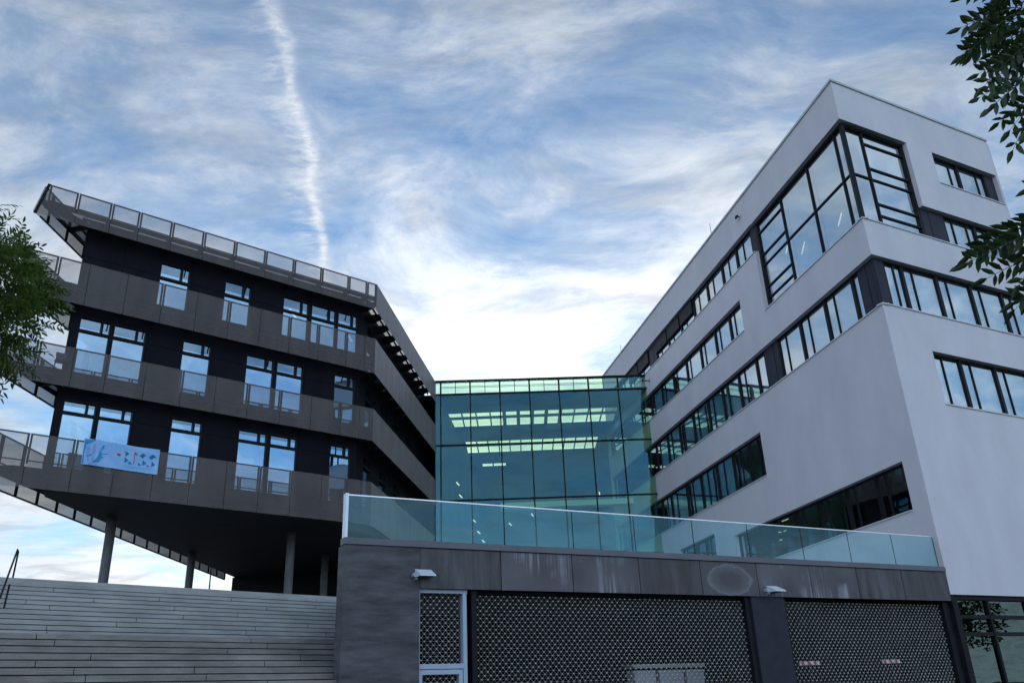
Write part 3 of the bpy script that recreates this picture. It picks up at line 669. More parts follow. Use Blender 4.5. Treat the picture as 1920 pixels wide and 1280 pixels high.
# ------------------------------------------------------------------ chair on the middle walkway
cx, cy, cz = -17.98, 30.72, FLR[1] + .005
ch = thing('chair', 'dark shell chair left on the middle walkway behind the perforated railing', 'chair', (cx, cy, cz))
def cp(x, y, z):
    a = D2R(35); return (cx + x * math.cos(a) - y * math.sin(a), cy + x * math.sin(a) + y * math.cos(a), cz + z)
mb = MB()
for i in range(6):
    for j in range(5):
        def q(i, j):
            s = i / 6 * 2 - 1; t = j / 5; r = .23 * (1 - .12 * abs(s) ** 3 - .1 * (t - .5) ** 2 * 2)
            return cp(s * r, .2 + .05 * s * s * -1 + t * .06, .5 + t * .40)
        mb.quad(q(i, j), q(i + 1, j), q(i + 1, j + 1), q(i, j + 1))
o = mb.build('backrest', 'plastic', ch)
md = o.modifiers.new('thick', 'SOLIDIFY'); md.thickness = .03
mb = MB(); mb.prism([cp(x, y, 0)[:2] for x, y in ((-.22, -.2), (.22, -.2), (.24, .1), (.18, .24), (-.18, .24), (-.24, .1))], cz + .43, cz + .48); mb.build('seat', 'plastic', ch)
for x, y in ((-.2, -.18), (.2, -.18), (-.2, .2), (.2, .2)):
    mb = MB(); mb.tube([cp(x * 1.15, y * 1.15, 0), cp(x, y, .43)], .012, 6); mb.build('leg', 'steel', ch)

# ================================================================== terrace with shutters
tb = thing('terrace_building', 'dark slate clad garage front carrying the raised terrace, closed by lattice roller grilles', 'garage', TW.p(-10, 0, 0))
U0, U1 = -20.75, -.02
mb = MB(); TW.box(mb, U0, -18.9, 0, 5.085, -.5, 0)
# side wall running back from the left end
s0 = TW.p(U0, 0, 0); s1 = (s0[0] - math.sin(D2R(10.6)) * 12, s0[1] + math.cos(D2R(10.6)) * 12)
s0b = TW.p(U0 + .4, 0, -.5)
mb.prism([(s0[0], s0[1] + .004), (s0b[0], s0b[1]), (s1[0] + .5, s1[1]), (s1[0], s1[1])], 0, 5.0)
mb.build('wall', 'boardwall', tb)
PS = [-18.9, -16.74, -14.66, -12.56, -10.45, -8.37, -6.26, -4.27, -2.22, -.02]
pm = ['fascia', runmat(1.3), runmat(4.1), 'fascia_dark', ringmat(TW.p(-9.41, 4.58, 0)), runmat(9.2), runmat(2.7), 'fascia', 'fascia_dark']
for i in range(9):
    mb = MB(); TW.box(mb, PS[i] + .012, PS[i + 1] - .012, 4.14, 5.07, -.12, 0); mb.build('fascia_panel', pm[i], tb)
mb = MB(); TW.box(mb, -18.9, U1, 4.15, 5.06, -.5, -.121); mb.build('lintel', 'black', tb)
mb = MB(); TW.box(mb, U0 - .02, U1 + .0, 5.088, 5.24, -.3, .045); mb.build('coping', 'copingdark', tb)
mb = MB(); TW.box(mb, -8.68, -7.42, 0, 4.138, -.5, -.06); mb.build('pillar', 'framegrey', tb)
for a, b in ((-17.5, -17.36), (-8.85, -8.7), (-7.4, -7.3), (-.34, -.04)):
    mb = MB(); TW.box(mb, a, b, 0, 4.13, -.5, -.14); mb.build('guide_rail', 'frame', tb)
# dark inside of the garage
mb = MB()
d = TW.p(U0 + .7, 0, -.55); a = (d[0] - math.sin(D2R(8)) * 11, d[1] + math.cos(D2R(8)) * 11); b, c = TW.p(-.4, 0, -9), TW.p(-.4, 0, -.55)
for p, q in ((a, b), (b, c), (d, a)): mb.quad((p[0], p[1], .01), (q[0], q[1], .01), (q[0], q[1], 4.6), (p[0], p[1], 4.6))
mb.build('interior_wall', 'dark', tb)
def lattice(F, u0, u1, z0, z1, n, pu, pz, r=.0042):
    """roller grille: horizontal rods, straight crossing diagonals and a small clip at every crossing"""
    mb = MB(); k = math.floor((z1 - z0) / pz)
    for j in range(k + 1):
        z = z1 - j * pz; F.box(mb, u0, u1, z - r * .5, z + r * .5, n - r, n)
    H = k * pz; slope = pz / (pu / 2)
    zb = z1 - H
    m = int((u1 - u0) / pu) + int(H / slope / pu) + 3
    for sgn in (1, -1):
        for i in range(-m, m + 1):
            us = u0 + i * pu
            # line u = us + sgn*(z-zb)/slope clipped to the field
            pts = []
            lo, hi = 0.0, H
            if sgn > 0: lo = max(lo, (u0 - us) * slope); hi = min(hi, (u1 - us) * slope)
            else: lo = max(lo, (us - u1) * slope); hi = min(hi, (us - u0) * slope)
            if hi - lo < .02: continue
            a = F.p(us + sgn * lo / slope, zb + lo, n + r * sgn * .6); b = F.p(us + sgn * hi / slope, zb + hi, n + r * sgn * .6)
            mb.bar(a, b, r * 1.5, r * 1.5)
    g = mb
    c = MB()
    for j in range(k + 1):
        z = z1 - j * pz; st = 0 if (k - j) % 2 == 0 else pu / 2
        u = u0 + st
        while u <= u1:
            F.box(c, u - .013, u + .013, z - .013, z + .013, n - .012, n + .014); u += pu
    return g, c
for (a, b, pu) in ((-17.36, -8.85, .165), (-7.3, -.34, .165)):
    g, c = lattice(TW, a, b, 0, 4.02, -.3, pu, .087)
    gr = g.build('roller_grille', 'wire', tb); c.build('clip', 'clip', gr, kind='stuff')
# door with its own grille
mb = MB()
TW.box(mb, -18.86, -17.62, 4.05, 4.136, -.3, -.12)
TW.box(mb, -17.74, -17.64, 0, 4.05, -.3, -.12); TW.box(mb, -18.88, -18.84, 0, 4.05, -.3, -.12)
TW.box(mb, -18.84, -17.74, 2.36, 2.47, -.3, -.12)
TW.box(mb, -18.84, -18.77, 0, 2.34, -.28, -.13); TW.box(mb, -17.85, -17.755, 0, 2.34, -.28, -.13); TW.box(mb, -18.77, -17.85, 2.24, 2.345, -.28, -.13)
TW.box(mb, -18.77, -17.85, 0.02, .3, -.28, -.13); 
dr = mb.build('door', 'alu', tb)
g, c = lattice(TW, -18.84, -17.76, 2.47, 4.05, -.24, .155, .083, .0048)
x = g.build('door_grille', 'wire', dr)
for v in c.v: pass
c.build('clip', 'clip', x, kind='stuff')
g, c = lattice(TW, -18.76, -17.86, .3, 2.24, -.22, .155, .083, .0048)
x = g.build('door_grille', 'wire', dr); c.build('clip', 'clip', x, kind='stuff')
mb = MB(); mb.tube([TW.p(-17.8, 1.05, -.13), TW.p(-17.8, 1.05, -.07), TW.p(-17.93, 1.05, -.07)], .011, 8); mb.build('handle', 'stainless', dr)
# glass balustrade
gb = thing('glass_balustrade', 'frameless glass balustrade with thin steel top rail on the terrace edge', 'balustrade', TW.p(-10, 5.24, -.1))
GP = [-20.68, -18.45, -16.55, -14.5, -12.5, -10.46, -8.39, -6.23, -4.2, -2.17, -.1]
for i in range(10):
    mb = MB(); TW.rect(mb, GP[i] + .010, GP[i + 1] - .010, 5.2, 6.255, -.135); gp = mb.build('glass_panel', 'bglass', gb)
    mb = MB(); TW.box(mb, GP[i + 1] - .010, GP[i + 1] + .010, 5.24, 6.25, -.14, -.13); mb.build('panel_edge', 'frame', gp)
mb = MB(); TW.box(mb, -20.72, -.1, 6.255, 6.282, -.15, -.12); mb.build('top_rail', 'stainless', gb)
mb = MB(); TW.box(mb, -20.76, -20.69, 5.22, 6.285, -.22, -.02); mb.build('end_post', surf('white_post', (.75, .78, .85), (.8, .83, .9), rough=.4), gb)
# wedge shaped wall lamps
def wall_lamp(u, z, lab):
    o = thing('wall_lamp', lab, 'wall lamp', TW.p(u, z, 0), 'wedge lamps on the slate fascia')
    P = lambda x, y, n: TW.p(u + x, z + y, n)
    mb = MB()
    mb.hexa([P(-.2, -.06, .06), P(.2, -.06, .06), P(.2, -.06, .42), P(-.2, -.06, .42), P(-.2, .13, .08), P(.2, .13, .08), P(.2, -.03, .42), P(-.2, -.03, .42)])
    mb.build('housing', 'lampmetal', o)
    mb = MB(); mb.quad(P(-.17, -.064, .1), P(.17, -.064, .1), P(.17, -.064, .38), P(-.17, -.064, .38)); mb.build('diffuser', 'copingdark', o)
    mb = MB(); mb.tube([P(-.2, .0, -.01), P(-.2, .0, .12)], .06, 12); mb.tube([P(-.17, -.09, .0), P(-.17, -.09, .14)], .025, 8); mb.build('bracket', 'greypaint', o)
wall_lamp(-18.85, 4.43, 'wedge shaped metal wall lamp above the lattice door, at the board marked wall')
wall_lamp(-7.95, 4.30, 'wedge shaped metal wall lamp above the dark pillar between the two roller grilles')
# things inside the garage, seen through the grilles
G = TW.off(-2.6)
cbn = thing('cabinet', 'pale grey cabinet with a top rail behind the wide roller grille', 'cabinet', G.p(-9.9, 0, 0))
mb = MB(); G.box(mb, -11.24, -8.6, 2.37, 2.47, -.4, .03); mb.build('top_rail', 'greypaint', cbn)
for a, b in ((-11.2, -10.45), (-10.3, -9.42), (-9.3, -8.65)):
    mb = MB(); G.box(mb, a, b, .05, 2.3, -.4, 0); mb.build('door_panel', 'greypaint', cbn)
for u, lab in ((-6.24, 'red and white striped warning board behind the right roller grille, the left one'), (-2.68, 'red and white striped warning board behind the right grille, nearer the white building')):
    o = thing('warning_board', lab, 'warning board', G.p(u, 2.35, 1.6), 'warning boards in the garage')
    GG = TW.off(-1.0)
    mb = MB(); GG.box(mb, u, u + .8, 2.29, 2.40, -.03, 0); mb.build('board', 'whitepaint', o)
    for k in range(3):
        mb = MB(); mb.quad(GG.p(u + .06 + k * .26, 2.292, .004), GG.p(u + .2 + k * .26, 2.292, .004), GG.p(u + .13 + k * .26, 2.398, .004), GG.p(u + .02 + k * .26, 2.398, .004)); mb.build('stripe', 'redpaint', o)
    mb = MB(); GG.box(mb, u + .38, u + .42, 0.01, 2.288, -.03, 0); mb.build('post', 'steel', o)

# ================================================================== plaza and steps
AZT = 46.0
def tp(d, s, z=0):
    """point on a step line: d = distance from the eye along the middle view line, s = along the step"""
    a0 = math.atan2(-8.295, 18.86); c = Vector((math.sin(a0) * d, math.cos(a0) * d, 0)); a = D2R(AZT)
    q = c + Vector((math.sin(a), math.cos(a), 0)) * s
    return (q.x, q.y, z)
wallx = lambda: None
def s_end(d):
    """where the step meets the terrace's side wall"""
    a = tp(d, 0); dx, dy = math.sin(D2R(AZT)), math.cos(D2R(AZT)); wx, wy = s0[0], s0[1]; ex, ey = -math.sin(D2R(10.6)), math.cos(D2R(10.6))
    # a + t*d = w + k*e
    det = dx * -ey - dy * -ex
    t = ((wx - a[0]) * -ey - (wy - a[1]) * -ex) / det
    return t
tt = tp(27.35, -20); te = tp(27.35, s_end(27.35) + .3)
cor = TW.p(-.4, 0, -.35); c2 = TW.p(U0 + .25, 0, -.35)
pz = MB()
pz.prism([(tt[0], tt[1]), (te[0], te[1]), (c2[0] - .0, c2[1] + .0), (cor[0], cor[1]), (WL.p(40, 0, -.1)[0], WL.p(40, 0, -.1)[1]), (10, 130), (-60, 130), (-60, tt[1])], PZ - .45, PZ)
pz.build('plaza_pavement', 'plaza', kind='structure')
st = thing('outdoor_steps', 'wide flight of pale concrete steps rising to the plaza left of the board marked wall', 'steps', tp(21, 0, 0))
def step(d, z, h, depth, mat, blen, lab=None):
    e = s_end(d) + .02; mb = MB(); s = -19 + random.uniform(0, blen)
    a = -19.5; first = True
    rise = h - .022 - max(0, (z - h - 1.6) / d) * T * .9
    while a < e - .05:
        b = min(s if first else a + blen * random.choice((1, 1, 1, .5, .75)), e); first = False
        if b - a < .3: b = min(a + .6, e)
        j = random.uniform(-.004, .004); r0 = d + j; r1 = d + depth
        mb.hexa([tp(r0, a + .008, z - rise), tp(r0, b - .008, z - rise), tp(r1, b - .008, z - rise), tp(r1, a + .008, z - rise),
                 tp(r0, a + .008, z + j * .3), tp(r0, b - .008, z + j * .3), tp(r1, b - .008, z + j * .3), tp(r1, a + .008, z + j * .3)])
        a = b
    mb.build('step', mat, st)
H = .145; T = .34
zL = 3.2; dL = 20.6
for k in range(20):
    z = zL - k * H; d = dL - k * T
    if z < .05: break
    step(d, z, H, T + .12 if k else 2.6, 'step_low', 4.6)
n_up = 13; Hu = (PZ - zL) / n_up
for k in range(1, n_up + 1):
    z = zL + k * Hu; d = 27.35 - (n_up - k) * T
    step(d, z + (.002 if k == n_up else 0), Hu, T + .12 if k < n_up else .5, 'step', 5.0)
mb = MB()
for (da, db_, za, zb) in ((dL - 19 * T + .2, dL + .25, zL - 19 * H - .16, zL - .14), (23.5, 27.5, zL - .2, PZ - .16)):
    e0 = s_end(da) + .1; e1 = s_end(db_) + .1
    p = [tp(da, -19.5), tp(da, e0), tp(db_, e1), tp(db_, -19.5)]
    zz = [za, za, zb, zb] if da < dL else [zL - .1, zL - .1, zb, zb]
    mb.hexa([(q[0], q[1], -.1) for q in p] + [(q[0], q[1], w) for q, w in zip(p, zz)])
mb.build('core', 'black', st)
# handrail at the far left of the steps
hr = thing('handrail', 'dark tubular handrail at the left end of the upper steps', 'handrail', (-12.6, 19.2, 3.2))
def pol(px_az, d, z): return (math.sin(px_az) * d, math.cos(px_az) * d, z)
azh = math.atan2(-12.27, 20.62); azb = math.atan2(-12.42, 20.54)
mb = MB(); mb.tube([pol(azb - .03, 21.6, 3.3), pol(azb, 23.2, 4.24), pol(azh, 27.35, 5.99), pol(azh + .001, 27.45, 5.95), pol(azh + .0005, 27.5, 5.1)], .024, 8); mb.build('rail', 'steel', hr, smooth=True)
mb = MB(); mb.tube([pol(azb + .004, 24.2, 3.6), pol(azb + .006, 24.2, 4.66)], .022, 8); mb.build('post', 'steel', hr)
cb = MB(); cb.tube([(-16.5, 27.2, 5.75), (-13.9, 28.2, 5.45), (-12.3, 28.9, 5.12)], .015, 6)
o = cb.build('cable', 'steel'); o['label'] = 'thin dark cable sloping down to the plaza edge behind the handrail'; o['category'] = 'cable'
ms = MB(); ms.tube([(-27.2, 75.2, PZ), (-27.25, 75.2, 14.5)], [.09, .05], 8); ms.tube([(-27.25, 75.2, 14.4), (-27.25, 75.2, 14.7)], .12, 8)
o = ms.build('flag_pole', 'steel'); o['label'] = 'thin dark pole far behind the plaza, seen under the dark building'; o['category'] = 'pole'

# ================================================================== trees
def leaflet(mb, base, d, n, L, w, curl=.15):
    """pointed leaflet folded along its midrib"""
    d = d.normalized(); s = d.cross(n).normalized(); n = s.cross(d).normalized()
    tip = base + d * L - n * (L * curl); m1 = base + d * (L * .33) + n * (L * .02); m2 = base + d * (L * .68) - n * (L * curl * .35)
    a = m1 + s * w * .5 + n * w * .13; b = m1 - s * w * .5 + n * w * .13; c = m2 + s * w * .40 + n * w * .1; e = m2 - s * w * .40 + n * w * .1
    i = len(mb.v); mb.v += [tuple(q) for q in (base, a, c, tip, e, b, m1, m2)]
    mb.f += [(i, i + 1, i + 6), (i, i + 6, i + 5), (i + 1, i + 2, i + 7, i + 6), (i + 6, i + 7, i + 4, i + 5), (i + 2, i + 3, i + 7), (i + 7, i + 3, i + 4)]
def compound(mb, base, d, up, length, pairs, L, w, rng, stem=None):
    d = d.normalized(); s = d.cross(up).normalized(); n = s.cross(d).normalized(); droop = rng.uniform(.02, .28)
    P = lambda t: base + d * (length * t) - Vector((0, 0, 1)) * (droop * length * t * t)
    pts = [P(i / 4) for i in range(5)]
    (stem or mb).tube(pts, [.0022, .002, .0018, .0015, .001], 3, False)
    for i in range(pairs):
        t = .22 + .7 * i / max(1, pairs - 1) * .95; q = P(t); dd = (P(min(1, t + .1)) - P(t - .1)).normalized()
        for sg in (-1, 1):
            k = rng.uniform(.82, 1.12) * (1 - .25 * abs(t - .6)); a = rng.uniform(.75, 1.15)
            dl = dd * math.cos(a) + s * sg * math.sin(a) + n * rng.uniform(-.25, .15)
            leaflet(mb, q, dl, (n + s * sg * rng.uniform(-.3, .3)).normalized(), L * k, w * k, rng.uniform(.05, .25))
    leaflet(mb, P(1.0), (P(1.) - P(.85)), n, L * 1.05, w, .15)
def limb(mb, a, b, r0, r1, rng, n=6, bend=.12, sides=8):
    a = Vector(a); b = Vector(b); L = (b - a).length; pts = []
    o = Vector((rng.uniform(-1, 1), rng.uniform(-1, 1), rng.uniform(-.3, 1))) * bend * L
    for i in range(n + 1):
        t = i / n; pts.append(a.lerp(b, t) + o * (4 * t * (1 - t)) * .5 + Vector((rng.uniform(-1, 1), rng.uniform(-1, 1), rng.uniform(-1, 1))) * .015 * L * (0 < i < n))
    mb.tube(pts, [r0 + (r1 - r0) * (i / n) for i in range(n + 1)], sides); return pts
rng = random.Random(11)
# left tree: crown reaches into the frame from beyond the left edge
tl = thing('ash_tree', 'leafy ash tree hanging into the picture at the left edge before the dark building', 'tree', (-6.75, 7.6, 0))
C0 = Vector((-6.16, 7.75, 5.70)); R0 = Vector((1.20, 1.2, .83))
tr = MB(); top = Vector((-6.7, 7.7, 5.0)); tr.tube([(-6.75, 7.6, 0), (-6.73, 7.62, 1.5), (-6.68, 7.64, 3.2), tuple(top)], [.13, .11, .085, .06], 12)
tk = tr.build('trunk', 'bark', tl, smooth=True)
bmh = MB(); cr = MB(); leafstem = MB()
tips = []
for i in range(26):
    while True:
        v = Vector((rng.uniform(-1, 1), rng.uniform(-1, 1), rng.uniform(-.9, 1)))
        if .35 < v.length < .92: break
    e = C0 + Vector((v.x * R0.x, v.y * R0.y, v.z * R0.z)); st_ = Vector((-6.7, 7.67, rng.uniform(4.2, 5.1)))
    pts = limb(bmh, st_, e, .022, .006, rng, 6, .15, 6); tips += pts[2:]
def crown_noise(p): return noise.noise(p * 2.1 + Vector((5, 1, 2))) + .5 * noise.noise(p * 4.5)
cnt = 0
while cnt < 1500:
    v = Vector((rng.uniform(-1, 1), rng.uniform(-1, 1), rng.uniform(-1, 1)))
    if v.length > 1 + .12 * noise.noise(v * 3): continue
    p = C0 + Vector((v.x * R0.x, v.y * R0.y, v.z * R0.z))
    if crown_noise(p) < -.02 + (.10 if v.length > .75 else 0): continue
    out_ = (Vector((v.x, v.y, v.z * .5)) + Vector((rng.uniform(-.5, .5), rng.uniform(-.5, .5), rng.uniform(-.35, .45)))).normalized()
    near = min(tips, key=lambda q: (Vector(q) - p).length_squared) if cnt % 3 == 0 else None
    compound(cr, p, out_, Vector((rng.uniform(-.5, .9), rng.uniform(.0, 1.2), rng.uniform(.3, 1))), rng.uniform(.19, .29), rng.choice((4, 5, 5)), .088, .026, rng); cnt += 1
    if near is not None:
        cr.tube([tuple(near), tuple(p)], [.004, .0025], 3, False)
# sprays standing out of the crown at the top left
for (x, y, z, dx, dy, dz) in ((-5.86, 8.15, 6.93, .9, .1, .25), (-5.9, 8.1, 6.78, 1, .1, -.15), (-5.93, 8.1, 6.62, .6, .1, .8), (-5.8, 8.2, 6.5, .2, .1, 1), (-5.65, 8.3, 6.42, .8, 0, .6), (-5.45, 8.35, 6.2, 1, 0, .15), (-5.3, 8.4, 6.1, 1, 0, .45), (-5.25, 8.4, 6.0, 1, 0, .05), (-5.3, 8.3, 5.75, 1, 0, -.1), (-5.35, 8.3, 5.62, 1, 0, .15)):
    for k in range(3):
        compound(cr, Vector((x - .04, y, z)) + Vector((rng.uniform(-.06, .06), rng.uniform(-.1, .1), rng.uniform(-.05, .05))), Vector((dx, dy, dz)) + Vector((rng.uniform(-.25, .25), 0, rng.uniform(-.25, .25))), Vector((0, -.5, 1)), rng.uniform(.22, .3), 5, .075, .022, rng)
bmh.build('branch', 'bark', tl, smooth=True)
cr.build('crown', 'leaf', tl)
# right tree: single sprays of big leaflets close to the eye
R_ = None
pitch = D2R(23.22); roll = D2R(-2.296); EYE = Vector((0, 0, 1.6))
cp_, sp_ = math.cos(pitch), math.sin(pitch); cr_, sr_ = math.cos(roll), math.sin(roll)
CAM = Matrix(((1, 0, 0), (0, cp_, -sp_), (0, sp_, cp_))) @ Matrix(((1, 0, 0), (0, 0, -1), (0, 1, 0))) @ Matrix(((cr_, -sr_, 0), (sr_, cr_, 0), (0, 0, 1)))
trr = thing('ash_tree', 'nearby ash tree with large dark leaflets reaching in from the right edge', 'tree', (2.75, 2.35, 0))
tr = MB(); tr.tube([(2.75, 2.35, 0), (2.74, 2.36, 1.2), (2.7, 2.4, 2.4), (2.66, 2.43, 3.6), (2.6, 2.5, 4.6)], [.09, .08, .065, .05, .03], 12); tr.build('trunk', 'bark', trr, smooth=True)
bmh = MB(); cr = MB()
O = Vector((2.66, 2.43, 0))
def spray(base, direction, length, pairs, L=.062, w=.026, up=None):
    up = up or (.42 + rng.uniform(-.3, .3), .62 + rng.uniform(-.3, .3), .55 + rng.uniform(-.3, .3))
    compound(cr, Vector(base), Vector(direction), Vector(up), length, pairs, L, w, rng)
RIGHT_SPRAYS = []
def RP(x, z, dep=0.0):
    """x to the right along the picture, z height, at about 3.3 m from the eye; dep pushes away"""
    c = Vector((1.87, 2.72, 0)); r = Vector((.824, -.566, 0)); f = Vector((.566, .824, 0))
    q = c + r * x + f * dep; return Vector((q.x, q.y, z))
R_SPR = [(.12, 4.02, -1, .02, .2, 6), (.10, 3.97, -1, -.1, .22, 6), (.12, 4.08, -1, .2, .2, 6), (.13, 3.88, -1, -.15, .2, 5), (.10, 3.80, -1, -.35, .22, 5),
         (.12, 3.74, -1, -.3, .22, 5), (.12, 3.66, -.8, -.6, .2, 4), (.14, 3.92, -.6, .5, .18, 5), (.16, 4.1, -.5, .4, .16, 5), (.16, 3.6, -.6, -.7, .15, 4),
         (.2, 3.5, -1, -.2, .18, 5), (.2, 3.44, -1, -.35, .2, 5), (.24, 3.36, -1, -.4, .18, 4), (.06, 3.14, -1, .03, .3, 8), (.07, 3.08, -1, -.08, .27, 7), (.10, 3.02, -1, -.28, .24, 7), (.1, 3.17, -1, .1, .2, 5), (.05, 3.06, -.8, -.5, .16, 4), (.12, 2.98, -.5, -.9, .13, 4), (.16, 3.12, -1, -.2, .2, 6),
         (.08, 3.95, -1, -.25, .2, 6), (.06, 3.86, -1, -.3, .18, 5), (.07, 4.05, -1, .05, .2, 6), (.12, 3.7, -.9, -.4, .2, 5), (.16, 3.4, -1, -.1, .16, 5),
         (.19, 2.74, -1, .2, .1, 4), (.2, 2.68, -1, -.1, .1, 4),
         (.2, 3.2, -.7, .75, .17, 5), (.22, 3.24, -.4, .9, .15, 5), (.18, 3.0, -.7, -.7, .16, 4), (.22, 3.1, -.6, .2, .2, 6), (.2, 3.0, -.9, -.2, .2, 5), (.24, 2.95, -.3, -.9, .14, 3),
         (.24, 2.86, -1, .1, .1, 4), (.26, 2.76, -1, -.3, .1, 3)]
clusters = {}
for (x, z, dx, dz, ln, pr) in R_SPR:
    for k in range(1 if z > 3.3 or z < 3.0 else 2):
        dep = rng.uniform(-.12, .22); b = RP(x + (.12 if z > 3.35 else .055) + rng.uniform(-.02, .03), z + rng.uniform(-.02, .02), dep)
        r = Vector((.824, -.566, 0)); d = r * dx + Vector((0, 0, 1)) * dz + Vector((.566, .824, 0)) * rng.uniform(-.35, .35)
        spray(b, d, ln * rng.uniform(.85, 1.05), pr, L=rng.uniform(.055, .070), w=.0215)
        hub = RP(.42, z + .05, .05)
        bmh.tube([tuple(hub), tuple(hub.lerp(b, .5) + Vector((0, 0, .02))), tuple(b)], [.008, .005, .0025], 5, False)
for z in (4.1, 3.9, 3.65, 3.45, 3.2, 3.05, 2.85):
    limb(bmh, (2.68, 2.42, z - .35), RP(.42, z + .05, .05), .016, .008, rng, 5, .08, 6)
for i in range(300):       # the denser foliage beyond the frame's edge
    x = rng.uniform(.16, .85); z = rng.uniform(2.9, 4.6); 
    if x < .36 and not (z > 3.8 and x > .22): continue
    b = RP(x, z, rng.uniform(-.25, .6)); d = Vector((rng.uniform(-1, 1), rng.uniform(-1, 1), rng.uniform(-.5, .5)))
    if x < .35: d = Vector((.824, -.566, 0)) * -abs(rng.uniform(.3, 1)) * .6 + d * .5
    spray(b, d, rng.uniform(.14, .2), rng.choice((4, 5)), L=.060, w=.021)
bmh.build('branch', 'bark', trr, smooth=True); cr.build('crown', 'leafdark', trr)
# park trees behind the viewer, mirrored in the ground floor glass
def far_tree(x, y, h, r, lab, seed):
    q = random.Random(seed); o = thing('park_tree', lab, 'tree', (x, y, 0), 'trees behind the viewer')
    mb = MB(); mb.tube([(x, y, 0), (x + .1, y, h * .3), (x, y + .1, h * .7)], [.3, .22, .1], 8); mb.build('trunk', 'bark', o)
    c = MB()
    lobes = [(Vector((x + q.uniform(-.6, .6) * r, y + q.uniform(-.6, .6) * r, h * .65 + q.uniform(-.3, .45) * h * .6)), r * q.uniform(.3, .5)) for _ in range(11)]
    for cc_, rr_ in lobes:
        for _ in range(190):
            v = Vector((q.gauss(0, 1), q.gauss(0, 1), q.gauss(0, 1))).normalized() * rr_ * q.uniform(.6, 1.05); p = cc_ + v
            leaflet(c, p, Vector((q.uniform(-1, 1), q.uniform(-1, 1), q.uniform(-.6, .4))), Vector((q.uniform(-.5, .5), q.uniform(-.5, .5), 1)), q.uniform(.3, .5), .22)
    c.build('crown', 'leaf', o)
far_tree(52, 24, 8, 3.6, 'broad park tree across the road, right of the viewer', 3)
far_tree(66, 40, 10, 4.5, 'tall park tree across the road, farthest to the right', 5)
far_tree(58, 31, 7, 3.2, 'smaller park tree by the pavement, right of the viewer', 8)

# ================================================================== sky
w = bpy.data.worlds.new('World'); scene.world = w; w.use_nodes = True
nt = w.node_tree; nt.nodes.clear(); L_ = nt.links.new
out = nt.nodes.new('ShaderNodeOutputWorld'); bg = nt.nodes.new('ShaderNodeBackground')
SUN_EL, SUN_AZ = 12.0, -2.0
SKYT = (.120, .150, .172)
sky = nt.nodes.new('ShaderNodeTexSky'); sky.sky_type = 'NISHITA'; sky.sun_disc = False
sky.sun_elevation = D2R(SUN_EL); sky.sun_rotation = D2R(SUN_AZ); sky.air_density = 1.0; sky.dust_density = 0.15; sky.ozone_density = 2.0
def MA(op, a, b=None, c=None, clamp=False):
    n = nt.nodes.new('ShaderNodeMath'); n.operation = op; n.use_clamp = clamp
    for i, x in enumerate((a, b, c)):
        if x is None: continue
        if isinstance(x, (int, float)): n.inputs[i].default_value = x
        else: L_(x, n.inputs[i])
    return n.outputs[0]
tc = nt.nodes.new('ShaderNodeTexCoord'); nrm = nt.nodes.new('ShaderNodeVectorMath'); nrm.operation = 'NORMALIZE'; L_(tc.outputs['Generated'], nrm.inputs[0])
sep = nt.nodes.new('ShaderNodeSeparateXYZ'); L_(nrm.outputs[0], sep.inputs[0])
zc = MA('MAXIMUM', sep.outputs[2], .0); zd = MA('ADD', zc, .10)
px = MA('DIVIDE', sep.outputs[0], zd); py = MA('DIVIDE', sep.outputs[1], zd)
cmb = nt.nodes.new('ShaderNodeCombineXYZ'); L_(px, cmb.inputs[0]); L_(py, cmb.inputs[1])
def wnoise(scale, detail, rough, loc=(0, 0, 0), sc=(1, 1, 1), rot=0, dist=0.):
    mp = nt.nodes.new('ShaderNodeMapping'); mp.inputs['Location'].default_value = loc; mp.inputs['Scale'].default_value = sc; mp.inputs['Rotation'].default_value = (0, 0, D2R(rot))
    L_(cmb.outputs[0], mp.inputs[0]); n = nt.nodes.new('ShaderNodeTexNoise'); n.inputs['Scale'].default_value = scale; n.inputs['Detail'].default_value = detail
    n.inputs['Roughness'].default_value = rough; n.inputs['Distortion'].default_value = dist; L_(mp.outputs[0], n.inputs[0]); return n.outputs[0]
def wramp(src, stops):
    r = nt.nodes.new('ShaderNodeValToRGB'); e = r.color_ramp.elements
    while len(e) < len(stops): e.new(.5)
    for el, (p, c) in zip(e, stops): el.position = p; el.color = (c, c, c, 1) if isinstance(c, (int, float)) else (*c, 1)
    L_(src, r.inputs[0]); return r.outputs[0]
wv = nt.nodes.new('ShaderNodeTexNoise'); wv.inputs['Scale'].default_value = 1.3; wv.inputs['Detail'].default_value = 2; L_(cmb.outputs[0], wv.inputs[0])
wsub = nt.nodes.new('ShaderNodeVectorMath'); wsub.operation = 'SUBTRACT'; L_(wv.outputs['Color'], wsub.inputs[0]); wsub.inputs[1].default_value = (.5, .5, .5)
wmul = nt.nodes.new('ShaderNodeVectorMath'); wmul.operation = 'MULTIPLY_ADD'; L_(wsub.outputs[0], wmul.inputs[0]); wmul.inputs[1].default_value = (.55, .55, 0); L_(cmb.outputs[0], wmul.inputs[2])
flat_coord = cmb.outputs[0]; cmb_out = wmul.outputs[0]
def cnoise(*a, **k):
    n0 = len(nt.links); o = wnoise(*a, **k)
    mp = o.node.inputs[0].links[0].from_node; L_(cmb_out, mp.inputs[0]); return o
big = cnoise(1.35, 8, .6, (3.1, 2.2, 0), (1.0, 1.15, 1), -25)
streak = cnoise(2.8, 10, .62, (1, 5, 0), (1, 1.6, 1), -42)
fine = cnoise(7.5, 12, .72, (4, 1, 0), (1, 1.4, 1), -30)
cl = MA('ADD', MA('ADD', MA('MULTIPLY', big, .54), MA('MULTIPLY', streak, .30)), MA('MULTIPLY', fine, .16))
